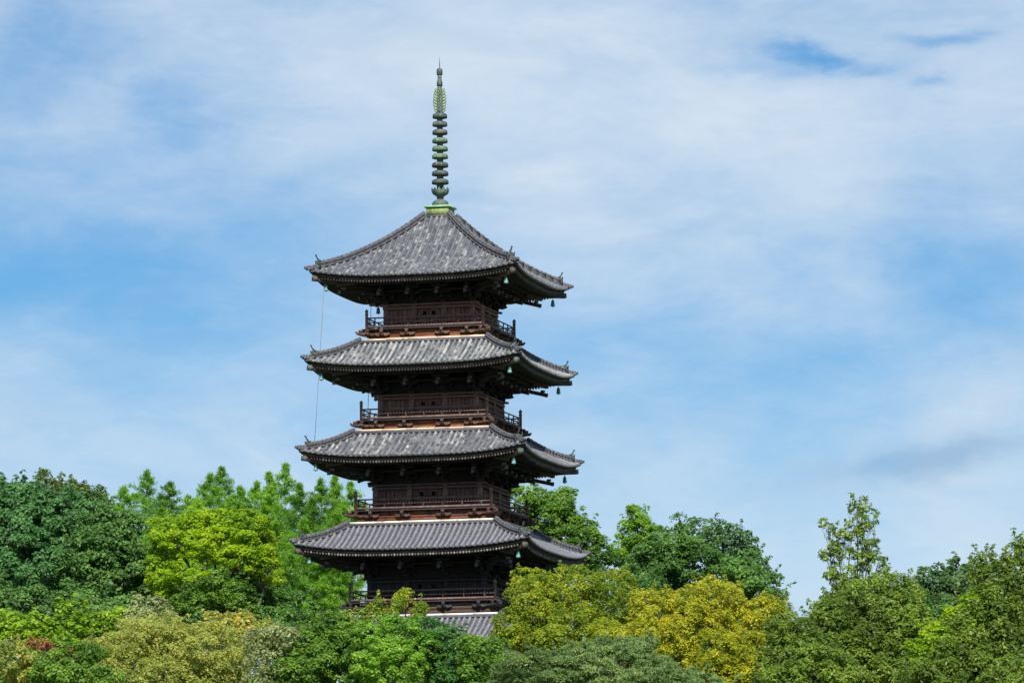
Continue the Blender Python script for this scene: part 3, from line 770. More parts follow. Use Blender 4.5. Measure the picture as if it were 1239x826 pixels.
# ---- stone podium at the foot
pod = empty('podium', (0, 0, 0), 0, pagoda)
mb = MB(); mb.box((0, 0, ZB + 0.25), (11.2, 11.2, 1.0)); mb.build('podium_core', MAT['stone'], pod, OFF)
for k in range(4):
    for j in range(10):
        mb = MB(); x = -5.1 + 1.13 * j; mb.box(rot((x, -5.66, ZB + 0.62), k), ((1.12, 0.5, 0.24) if k % 2 == 0 else (0.5, 1.12, 0.24)), None, rng.random()); mb.build('coping_stone', MAT['stone'], pod, OFF)

# ---- finial: dew basin, bowl, lotus, nine rings, flame and jewel on one mast
fin = empty('finial', (0, 0, 0), 0, pagoda)
fin['label'] = 'green bronze finial of nine rings on top of the pagoda'
mb = MB(); mb.box((0, 0, 44.40), (1.30, 1.30, 0.46), None, 0.0); mb.build('dew_basin', MAT['copper_base'], fin, OFF)
mb = MB(); mb.box((0, 0, 44.68), (1.50, 1.50, 0.10), None, 0.9); mb.build('dew_basin_lid', MAT['copper_base'], fin, OFF)
mb = MB(); mb.box((0, 0, 44.12), (1.44, 1.44, 0.10)); mb.build('dew_basin_sill', MAT['ridge'], fin, OFF)
mb = MB(); mb.lathe([(0.47, 44.73), (0.48, 44.86), (0.44, 45.0), (0.33, 45.09), (0.17, 45.16), (0.13, 45.24), (0.17, 45.32)], 20, t=0.45); mb.build('inverted_bowl', MAT['copper'], fin, OFF)
mb = MB(); mb.lathe([(0.15, 45.30), (0.30, 45.37), (0.42, 45.48), (0.44, 45.56), (0.30, 45.60), (0.15, 45.75)], 20, t=0.6); lot = mb.build('lotus_flower', MAT['copper'], fin, OFF)
pm_ = MB()
for j in range(12):
    an = 2 * math.pi * j / 12 + 0.13; d = Vector((math.cos(an), math.sin(an), 0)); s_ = Vector((-d.y, d.x, 0))
    pm = MB(); pts = [(0.40, 45.44, 0.085), (0.475, 45.56, 0.105), (0.495, 45.68, 0.085), (0.52, 45.80, 0.02)]
    vs = []
    for r_, z_, w_ in pts: vs += [d * r_ - s_ * w_ + Vector((0, 0, z_)), d * r_ + s_ * w_ + Vector((0, 0, z_))]
    vs += [v - d * 0.03 for v in vs]
    pm.add(vs, [(0, 1, 3, 2), (2, 3, 5, 4), (4, 5, 7, 6), (10, 11, 9, 8), (12, 13, 11, 10), (14, 15, 13, 12), (0, 2, 10, 8), (2, 4, 12, 10), (4, 6, 14, 12), (3, 1, 9, 11), (5, 3, 11, 13), (7, 5, 13, 15)], rng.random())
    pm.build('petal', MAT['copper'], fin, OFF)
mb = MB(); mb.tube([(0, 0, 45.2), (0, 0, 49.8), (0, 0, 52.3)], [0.20, 0.16, 0.115], 12, 0.5); mb.build('mast', MAT['copper'], fin, OFF)
ring_z = [46.16, 46.64, 47.12, 47.61, 48.05, 48.51, 48.99, 49.46, 49.92]
ring_t = [0.35, 0.25, 0.15, 0.95, 0.78, 0.80, 0.25, 0.40, 0.30]
for j, z in enumerate(ring_z):
    r_ = 0.475 - 0.062 * j / 8; mb = MB()
    mb.lathe([(r_ * 0.86, -0.135), (r_, -0.12), (r_ * 1.01, 0.0), (r_ * 0.95, 0.085), (r_ * 0.80, 0.135), (r_ * 0.55, 0.15), (0.19, 0.15), (0.19, 0.10), (r_ * 0.6, 0.09), (r_ * 0.82, 0.0), (r_ * 0.84, -0.13)], 24, (0, 0, z), ring_t[j]); 
    mb.build('ring', MAT['copper'], fin, OFF)
for j in range(4):
    an = R(8) + j * math.pi / 2; d = Vector((math.cos(an), math.sin(an), 0)); mb = MB()
    mb.bar(d * 0.12 + Vector((0, 0, 50.10)), d * 0.15 + Vector((0, 0, 51.50)), 0.03, 0.10)
    for q in range(8):
        z = 50.12 + q * 0.165; ln = 0.24 + 0.11 * math.sin(math.pi * (q + 1.2) / 8.5)
        mb.tube([d * 0.10 + Vector((0, 0, z)), d * (ln * 0.7) + Vector((0, 0, z + 0.03)), d * ln + Vector((0, 0, z + 0.11)), d * (ln * 1.03) + Vector((0, 0, z + 0.20)), d * (ln * 0.86) + Vector((0, 0, z + 0.23)), d * (ln * 0.74) + Vector((0, 0, z + 0.15))], [0.05, 0.045, 0.036, 0.024, 0.018, 0.012], 5)
        mb.tube([d * 0.10 + Vector((0, 0, z + 0.05)), d * (ln * 0.55) + Vector((0, 0, z + 0.14))], [0.045, 0.03], 5)
    mb.build('flame_wing', MAT['flame'], fin, OFF)
mb = MB(); mb.lathe([(0.12, -0.17), (0.165, -0.14), (0.165, 0.10), (0.14, 0.14), (0.12, 0.17)], 14, (0, 0, 51.78), 0.12); mb.build('upper_collar', MAT['copper'], fin, OFF)
mb = MB(); mb.lathe([(0.115, -0.20), (0.17, -0.16), (0.17, 0.12), (0.13, 0.18), (0.05, 0.21), (0.035, 0.24), (0.022, 0.5), (0.006, 0.85)], 14, (0, 0, 52.45), 0.3); mb.build('jewel', MAT['copper'], fin, OFF)

# ------------------------------------------------------------------ wind bells hung under the roof corners
def to_world(p):
    c, s = math.cos(PROT), math.sin(PROT)
    return (PX + p[0] * c - p[1] * s, PY + p[0] * s + p[1] * c, p[2])
mb = MB(); mb.lathe([(0.135, -0.34), (0.125, -0.30), (0.105, -0.20), (0.095, -0.08), (0.075, -0.02), (0.03, 0.01)], 14, t=0.6); bell_body = mb.mesh('bell_body', MAT['bell'], smooth=False)
mb = MB(); mb.tube([(0, 0, 0.0), (0, 0, 0.05), (0.0, 0, 0.13)], [0.02, 0.015, 0.015], 6); mb.lathe([(0.02, 0.0), (0.04, 0.02), (0.02, 0.045)], 8); bell_hook = mb.mesh('bell_hook', MAT['cable'])
mb = MB(); mb.tube([(0, 0, -0.2), (0, 0, -0.38)], 0.012, 5); mb.lathe([(0.02, -0.40), (0.05, -0.38), (0.02, -0.35)], 8); bell_clap = mb.mesh('clapper', MAT['cable'])
CORNER = {0: ('front', 1, -1), 1: ('back right', 1, 1), 2: ('back left', -1, 1), 3: ('left', -1, -1)}
for i in range(4):
    for k, (nm, sx, sy) in CORNER.items():
        if k == 2 and i > 1 or (k == 1 and i == 3): continue
        r_ = EH[i] - 0.70; fr = r_ / EH[i]
        z = ZE[i] - 0.30 + UP[i] * 0.78 - 0.36
        o = empty('wind_bell', to_world((sx * r_, sy * r_, z)), PROT)
        for n_, m_ in (('bell_body', bell_body), ('bell_hook', bell_hook), ('clapper', bell_clap)): place(n_, m_, o)
        tag(o, 'small verdigris wind bell hanging under the %s corner of the %s roof' % ({'front': 'near right', 'left': 'left'}.get(nm, 'far ' + nm.split()[-1]), ORD[i]), 'bell', 'wind bells under the roof corners')
# thin cables running down past the left corners
for nm, sy, off in (('near', -1, 0.62), ('far', 1, 0.10)):
    mb = MB(); pts = []
    for i in (0, 1, 2):
        r_ = EH[i] - off; pts.append(Vector(to_world((-r_, sy * r_, ZE[i] - (0.1 if i == 0 else -0.25)))))
    mb.tube([pts[0], (pts[0] + pts[1]) / 2, pts[1], (pts[1] + pts[2]) / 2, pts[2]], 0.018, 5)
    b0 = pts[2]; o = empty('cable', b0)
    c_ = mb.build('cable_strand', MAT['cable'], o, b0)
    tag(o, 'thin grey cable hanging past the %s left corners of the upper three roofs' % nm, 'cable', 'cables beside the pagoda')

# ------------------------------------------------------------------ trees
MAT['bark'] = mat_surface('grey_brown_bark', [(0.0, (0.05, 0.04, 0.032)), (0.5, (0.11, 0.095, 0.08)), (1.0, (0.20, 0.18, 0.16))], scale=5.0, stretch=(1, 1, 0.3), rough=0.9, bump=0.4)
MAT['bark_pale'] = mat_surface('pale_bark', [(0.0, (0.16, 0.14, 0.12)), (0.5, (0.28, 0.26, 0.23)), (1.0, (0.42, 0.40, 0.37))], scale=5.0, stretch=(1, 1, 0.3), rough=0.9, bump=0.3)
MAT['culm'] = mat_surface('bamboo_culm', [(0.0, (0.07, 0.13, 0.03)), (0.5, (0.13, 0.20, 0.05)), (1.0, (0.24, 0.27, 0.10))], scale=2.0, rough=0.5)

def leaf_arrays(pos, nrm, axis, L, W):
    """one diamond leaf per point: pos centre, nrm facing, axis long direction"""
    b = np.cross(nrm, axis); b /= np.linalg.norm(b, axis=1, keepdims=True) + 1e-9
    L = L[:, None] * 0.5; W = W[:, None] * 0.5
    return np.stack([pos - axis * L, pos + b * W - axis * L * 0.1, pos + axis * L, pos - b * W - axis * L * 0.1], 1)

def unit(v): return v / (np.linalg.norm(v, axis=1, keepdims=True) + 1e-9)

def leaf_object(name, quads, tint, mat, parent, base):
    n = len(quads)
    me = np_mesh(name, quads.reshape(-1, 3) - np.array(base), np.full(n, 4), np.arange(n * 4), tint)
    me.materials.append(mat)
    return link(bpy.data.objects.new(name, me), parent)

LEAVES = [0]; CNT = {}
def leafy(lobes, sp, r):
    """leaves for a crown made of ellipsoid lobes (cx,cy,cz,rx,ry,rz); returns quads, tints and the clump centres"""
    C = np.array(lobes)[:, :3]; A = np.array(lobes)[:, 3:6]
    rc, L, W = sp['rc'], sp['L'], sp['W']
    cp, cd, cl = [], [], []
    for i in range(len(C)):
        ra = A[i]; area = 4 * math.pi * ((((ra[0] * ra[1]) ** 1.6 + (ra[0] * ra[2]) ** 1.6 + (ra[1] * ra[2]) ** 1.6) / 3) ** (1 / 1.6))
        n = max(5, int(area / (math.pi * rc * rc) * sp.get('pack', 1.3)))
        j = np.arange(n) + 0.5
        ph = np.arccos(1 - 2 * j / n); th = math.pi * (1 + 5 ** 0.5) * j + r.random() * 6
        d = np.stack([np.cos(th) * np.sin(ph), np.sin(th) * np.sin(ph), np.cos(ph)], 1)
        d = unit(d + r.normal(0, 0.16, d.shape))
        w1, w2, w3 = r.uniform(0, 6, 3)
        ruf = 0.84 + 0.13 * np.sin(d[:, 0] * 4.5 + w1) * np.sin(d[:, 2] * 5 + w2) + 0.09 * np.sin(d[:, 0] * 9 + d[:, 1] * 7 + w3) * np.sin(d[:, 2] * 11 + w1)
        p = C[i] + d * A[i] * (ruf * r.uniform(0.86, 1.10, n))[:, None]
        keep = d[:, 2] > -0.95
        keep &= (d[:, 1] < 0.2) | (r.random(n) < 0.40)          # the far side is seen by nobody nearby: thinner
        for k in range(len(C)):
            if k != i: keep &= (((p - C[k]) / A[k]) ** 2).sum(1) > 0.50
        cp.append(p[keep]); cd.append(d[keep]); cl.append(np.full(keep.sum(), i))
        m = int(n * sp.get('inner', 0.25))                       # some clumps inside the crown
        d2 = unit(r.normal(size=(m, 3))); cp.append(C[i] + d2 * A[i] * r.uniform(0.35, 0.7, (m, 1))); cd.append(d2); cl.append(np.full(m, i))
    ns0 = sum(len(x) for x in cp)
    for i in range(len(C)):                                      # shoots that break the outline: strings of small clumps
        m = int(sp.get('sprigs', 7) * (A[i, 0] + A[i, 2]) / 3.0 + 0.5)
        for _ in range(m):
            d3 = unit(r.normal(size=(1, 3)) + np.array([[0, -0.2, 0.7]]))[0]
            e = C[i] + d3 * A[i] * 0.95; g = unit((d3 + np.array([0, 0, 0.6]) + r.normal(0, 0.25, 3))[None])[0]; ln = rc * r.uniform(0.8, 2.0)
            for s_ in (0.35, 0.7, 1.0):
                cp.append((e + g * ln * s_)[None]); cd.append(g[None]); cl.append(np.array([i]))
    cp, cd, cl = np.concatenate(cp), np.concatenate(cd), np.concatenate(cl)
    n = len(cp)
    cr = rc * r.choice([0.55, 0.8, 1.0, 1.3, 1.55], n, p=[0.2, 0.25, 0.25, 0.2, 0.1]) * r.uniform(0.9, 1.1, n)
    if n > ns0: cr[ns0:] = rc * r.uniform(0.28, 0.5, n - ns0)
    per = np.maximum(4, (sp['dens'] * 4 * math.pi * cr * cr / (L * W)).astype(int))
    idx = np.repeat(np.arange(n), per); N = len(idx)
    d = unit(r.normal(size=(N, 3)) + cd[idx] * 0.75 + np.array([0, 0, sp.get('up', 0.45)]))
    sq = np.array([1, 1, sp.get('squash', 0.75)])
    pos = cp[idx] + d * sq * (cr[idx] * r.uniform(0.45, 1.08, N) ** 0.7)[:, None]
    nr = unit(d * sp.get('nout', 0.6) + np.array([0, -0.10, sp.get('nup', 0.55)]) + r.normal(0, sp.get('njit', 0.42), (N, 3)))
    ax = r.normal(size=(N, 3)) + d * 0.8 + np.array([0, 0, sp.get('droop', -0.3)])
    ax = unit(ax - nr * (ax * nr).sum(1, keepdims=True))
    q = leaf_arrays(pos, nr, ax, L * r.uniform(0.65, 1.35, N), W * r.uniform(0.7, 1.3, N))
    ct = r.normal(0, sp.get('ctint', 0.16), n) + (r.normal(0, sp.get('ltint', 0.10), len(C)))[cl]
    f1, f2, f3 = r.uniform(0, 6, 3)
    drift = 0.11 * np.sin(pos[:, 0] * 0.9 + f1) * np.sin(pos[:, 2] * 1.1 + f2) + 0.07 * np.sin(pos[:, 0] * 2.3 + pos[:, 2] * 1.7 + f3)
    t = 0.45 + drift + ct[idx] + r.normal(0, sp.get('tint', 0.12), N)
    hot = r.random(N) < sp.get('hot', 0.0) * np.clip(1 + ct[idx] * 5, 0, 3)     # turning leaves
    t = np.where(hot, r.uniform(0.86, 1.0, N), np.clip(t, 0, 0.82))
    LEAVES[0] += N; CNT[sp['mat']] = CNT.get(sp['mat'], 0) + N
    return q, t, cp

def tree(name, label, cat, base, lobes, sp, seed, group=None, bark='bark', trunk=0.16):
    r = np.random.default_rng(seed)
    bx, by = base; bz = float(ground_z(bx, by)) - 0.05
    root = empty(name, (bx, by, bz)); tag(root, label, cat, group)
    q, t, cp = leafy(lobes, sp, r)
    leaf_object('crown', q, t, MAT[sp['mat']], root, (bx, by, bz))
    C = np.array(lobes); top = C[:, 2].max(); cen = C[:, :3].mean(0)
    mb = MB()
    B = Vector((bx, by, bz)); fork = Vector((bx * 0.5 + cen[0] * 0.5, by * 0.5 + cen[1] * 0.5, bz + (cen[2] - bz) * 0.55))
    mb.tube([B, B.lerp(fork, 0.5) + Vector((r.normal(0, .1), r.normal(0, .1), 0)), fork], [trunk * 1.5, trunk * 1.1, trunk], 8)
    for i in range(len(C)):
        c = Vector(C[i, :3]); p = fork.lerp(c, 0.5) + Vector(r.normal(0, 0.25, 3))
        mb.tube([fork, p, c], [trunk * 0.75, trunk * 0.5, trunk * 0.3], 6)
        near = np.argsort(((cp - C[i, :3]) ** 2).sum(1))
        for k in r.choice(near[:max(8, len(near) // len(C))], 9):
            e = Vector(cp[k]); st = c.lerp(p, r.uniform(0, 0.7)); mid = st.lerp(e, 0.5) + Vector(r.normal(0, 0.15, 3))
            mb.tube([st, mid, e], [trunk * 0.28, trunk * 0.18, 0.012], 4)
    mb.build('trunk', MAT[bark], root, (bx, by, bz))
    return root

def bamboo(label, base, tip, width, low, sp, seed):
    """one arching culm: nodes carry up-and-out branchlets with sprays of narrow hanging leaves"""
    r = np.random.default_rng(seed)
    bx, by = base; bz = float(ground_z(bx, by)) - 0.05; B = np.array([bx, by, bz]); Tp = np.array(tip)
    root = empty('bamboo', (bx, by, bz)); tag(root, label, 'bamboo', 'bamboo grove behind the pagoda')
    def culm(s): 
        p = B + (Tp - B) * s; lean = np.array([Tp[0] - bx, Tp[1] - by, 0]); return p + lean * (s ** 3 - s) * 0.45
    mb = MB(); ss = np.linspace(0, 1, 12)
    mb.tube([culm(s) for s in ss], [0.055 * (1 - 0.88 * s) + 0.004 for s in ss], 6); mb.build('culm', MAT['culm'], root, (bx, by, bz))
    H = Tp[2] - bz; s0 = max(0.12, (low - bz) / H)
    nodes = np.linspace(s0, 0.995, int((1 - s0) * H / 0.26))
    P, D = [], []; tw = MB()
    for s in nodes:
        u = (s - s0) / (1 - s0); reach = width * (0.30 + 0.70 * min(1, 2.3 * (1 - u))) * (0.55 if u > 0.94 else 1)
        reach *= min(1, 0.25 + 3.5 * (1 - u)) if u > 0.75 else 1
        for b in range(3 if r.random() < 0.7 else 4):
            an = r.uniform(0, 2 * math.pi); el = r.uniform(0.3, 0.9); ln = reach * r.uniform(0.55, 1.15)
            d = np.array([math.cos(an) * math.cos(el), math.sin(an) * math.cos(el), math.sin(el)]); p0 = culm(s)
            m = int(sp['n'] * (0.5 + ln / width)); q = r.uniform(0.15, 1, m) ** 0.8
            pos = p0 + d * (ln * q)[:, None] + np.array([0, 0, -0.38]) * (ln * q ** 2.2)[:, None] * 0.9
            P.append(pos + r.normal(0, 0.085, pos.shape)); D.append(np.repeat(d[None], m, 0))
            tw.tube([p0, p0 + d * ln * 0.5 + np.array([0, 0, -0.06 * ln]), p0 + d * ln * 0.9 + np.array([0, 0, -0.28 * ln])], [0.012, 0.009, 0.004], 3, caps=False)
    tag(tw.build('branchlets', MAT['culm'], root, (bx, by, bz)), kind='stuff')
    P, D = np.concatenate(P), np.concatenate(D); N = len(P)
    ax = unit(D * 0.6 + r.normal(0, 0.45, (N, 3)) + np.array([0, 0, -0.45]))
    nr = r.normal(0, 0.45, (N, 3)) + np.array([0, -0.25, 0.85]); nr = unit(nr - ax * (nr * ax).sum(1, keepdims=True))
    q = leaf_arrays(P, nr, ax, sp['L'] * r.uniform(0.6, 1.35, N), sp['W'] * r.uniform(0.7, 1.3, N))
    t = np.clip(0.45 + r.normal(0, 0.13) + r.normal(0, 0.15, N), 0, 0.82)
    LEAVES[0] += N
    leaf_object('leaves', q, t, MAT[sp['mat']], root, (bx, by, bz))
    return root

def leafmat(name, a, b, c, hot, **k):
    MAT[name] = mat_leaf(name, [(0.0, a), (0.42, b), (0.82, c), (0.9, hot), (1.0, hot)], **k)
leafmat('leaf_oak', (0.044, 0.108, 0.022), (0.082, 0.186, 0.040), (0.145, 0.28, 0.060), (0.17, 0.28, 0.06), trans=0.39, rough=0.5, spec=0.3)
leafmat('leaf_oak_blue', (0.038, 0.105, 0.030), (0.070, 0.182, 0.052), (0.125, 0.28, 0.088), (0.16, 0.28, 0.09), trans=0.39, rough=0.5, spec=0.3)
leafmat('leaf_olive', (0.048, 0.092, 0.014), (0.10, 0.172, 0.028), (0.19, 0.27, 0.046), (0.32, 0.17, 0.03), trans=0.43)
leafmat('leaf_bamboo', (0.10, 0.235, 0.016), (0.185, 0.385, 0.030), (0.31, 0.52, 0.05), (0.42, 0.50, 0.05), trans=0.55)
leafmat('leaf_bamboo_deep', (0.070, 0.18, 0.016), (0.135, 0.30, 0.028), (0.22, 0.43, 0.034), (0.32, 0.36, 0.05), trans=0.52)
leafmat('leaf_lime', (0.13, 0.25, 0.008), (0.25, 0.41, 0.014), (0.43, 0.56, 0.022), (0.62, 0.60, 0.02), trans=0.55)
leafmat('leaf_mid', (0.050, 0.125, 0.014), (0.115, 0.235, 0.026), (0.21, 0.36, 0.046), (0.28, 0.38, 0.05), trans=0.47)
leafmat('leaf_maple', (0.075, 0.185, 0.016), (0.155, 0.325, 0.030), (0.28, 0.47, 0.050), (0.42, 0.50, 0.04), trans=0.52)
leafmat('leaf_deep', (0.042, 0.112, 0.018), (0.090, 0.208, 0.036), (0.165, 0.315, 0.064), (0.24, 0.34, 0.06), trans=0.45)
leafmat('leaf_bluegreen', (0.042, 0.125, 0.026), (0.095, 0.238, 0.050), (0.18, 0.36, 0.085), (0.24, 0.38, 0.08), trans=0.45)
leafmat('leaf_broadlight', (0.10, 0.20, 0.010), (0.22, 0.37, 0.020), (0.38, 0.52, 0.040), (0.50, 0.48, 0.04), trans=0.51)
leafmat('leaf_gold', (0.20, 0.25, 0.018), (0.36, 0.39, 0.026), (0.57, 0.545, 0.04), (0.70, 0.44, 0.03), trans=0.53)
leafmat('leaf_goldgreen', (0.13, 0.21, 0.016), (0.25, 0.335, 0.024), (0.43, 0.47, 0.036), (0.66, 0.46, 0.035), trans=0.53)
leafmat('leaf_cherry', (0.20, 0.25, 0.05), (0.33, 0.38, 0.08), (0.49, 0.51, 0.12), (0.66, 0.46, 0.06), trans=0.51)
leafmat('leaf_rust', (0.20, 0.09, 0.035), (0.38, 0.15, 0.055), (0.52, 0.25, 0.08), (0.52, 0.25, 0.08), trans=0.47)
leafmat('leaf_greygreen', (0.15, 0.19, 0.07), (0.28, 0.33, 0.12), (0.42, 0.46, 0.20), (0.48, 0.45, 0.17), trans=0.43)
leafmat('leaf_needle', (0.055, 0.105, 0.028), (0.130, 0.215, 0.060), (0.24, 0.34, 0.105), (0.27, 0.36, 0.11), trans=0.27, spec=0.25)
leafmat('leaf_far', (0.040, 0.088, 0.026), (0.078, 0.158, 0.044), (0.135, 0.23, 0.068), (0.19, 0.22, 0.08), trans=0.37)
leafmat('leaf_rightolive', (0.085, 0.145, 0.020), (0.150, 0.235, 0.034), (0.25, 0.36, 0.050), (0.38, 0.26, 0.04), trans=0.49)

SP = {
 'oak': dict(mat='leaf_oak', rc=0.50, L=0.242, W=0.146, dens=0.85, squash=0.7, nup=0.5),
 'oak_blue': dict(mat='leaf_oak_blue', rc=0.52, L=0.242, W=0.146, dens=0.85, squash=0.7, nup=0.5),
 'crest': dict(mat='leaf_olive', rc=0.42, L=0.220, W=0.112, dens=0.75, squash=0.8),
 'bamboo_far': dict(mat='leaf_bamboo', rc=0.4, L=0.330, W=0.078, dens=0.7, squash=0.9),
 'lime': dict(mat='leaf_lime', rc=0.40, L=0.155, W=0.11, dens=0.80, squash=0.55, nup=0.7, ctint=0.15),
 'mid': dict(mat='leaf_mid', rc=0.45, L=0.198, W=0.123, dens=0.82, squash=0.65, nup=0.6),
 'mid_fine': dict(mat='leaf_mid', rc=0.36, L=0.165, W=0.101, dens=0.8, squash=0.7),
 'deep': dict(mat='leaf_deep', rc=0.48, L=0.209, W=0.123, dens=0.82, squash=0.65),
 'maple': dict(mat='leaf_maple', rc=0.34, L=0.145, W=0.105, dens=0.82, squash=0.65, nup=0.6, ctint=0.15),
 'bluegreen': dict(mat='leaf_bluegreen', rc=0.34, L=0.14, W=0.09, dens=0.82, squash=0.65),
 'broadlight': dict(mat='leaf_broadlight', rc=0.32, L=0.264, W=0.168, dens=0.75, squash=0.6, nup=0.75, njit=0.35),
 'gold': dict(mat='leaf_gold', rc=0.30, L=0.135, W=0.083, dens=0.62, squash=0.9, hot=0.025, ctint=0.22, up=0.6, pack=1.5, tint=0.16),
 'goldgreen': dict(mat='leaf_goldgreen', rc=0.32, L=0.135, W=0.083, dens=0.62, squash=0.9, hot=0.02, ctint=0.22, up=0.6, pack=1.5, tint=0.16),
 'cherry': dict(mat='leaf_cherry', rc=0.30, L=0.138, W=0.076, dens=0.55, squash=0.9, hot=0.025, up=0.5, pack=1.5, tint=0.18),
 'cherry_gold': dict(mat='leaf_cherry', rc=0.30, L=0.187, W=0.123, dens=0.55, squash=0.8, hot=0.14, tint=0.2, pack=1.4),
 'rust': dict(mat='leaf_rust', rc=0.26, L=0.165, W=0.090, dens=0.5, squash=0.5, nup=0.7),
 'greygreen': dict(mat='leaf_greygreen', rc=0.28, L=0.176, W=0.078, dens=0.5, squash=1.0, droop=0.5, up=0.8),
 'needle': dict(mat='leaf_needle', rc=0.40, L=0.187, W=0.039, dens=0.62, squash=0.5, nup=0.3, nout=0.2, njit=0.6, droop=0.7, up=0.9, pack=1.9, ctint=0.16),
 'far': dict(mat='leaf_far', rc=0.65, L=0.330, W=0.213, dens=0.8, squash=0.75),
 'rightolive': dict(mat='leaf_rightolive', rc=0.36, L=0.209, W=0.095, dens=0.68, squash=0.95, hot=0.005, droop=-0.5, tint=0.16, pack=1.4),
 'sparse': dict(mat='leaf_rightolive', rc=0.23, L=0.24, W=0.10, dens=0.75, squash=0.85, hot=0.012, droop=-0.7, pack=0.6, inner=0.3, sprigs=7),
 'darksparse': dict(mat='leaf_oak', rc=0.36, L=0.209, W=0.123, dens=0.6, squash=0.8, pack=1.1),
}
BSP = dict(mat='leaf_bamboo', n=70, L=0.42, W=0.050)
BSPD = dict(mat='leaf_bamboo_deep', n=70, L=0.42, W=0.050)

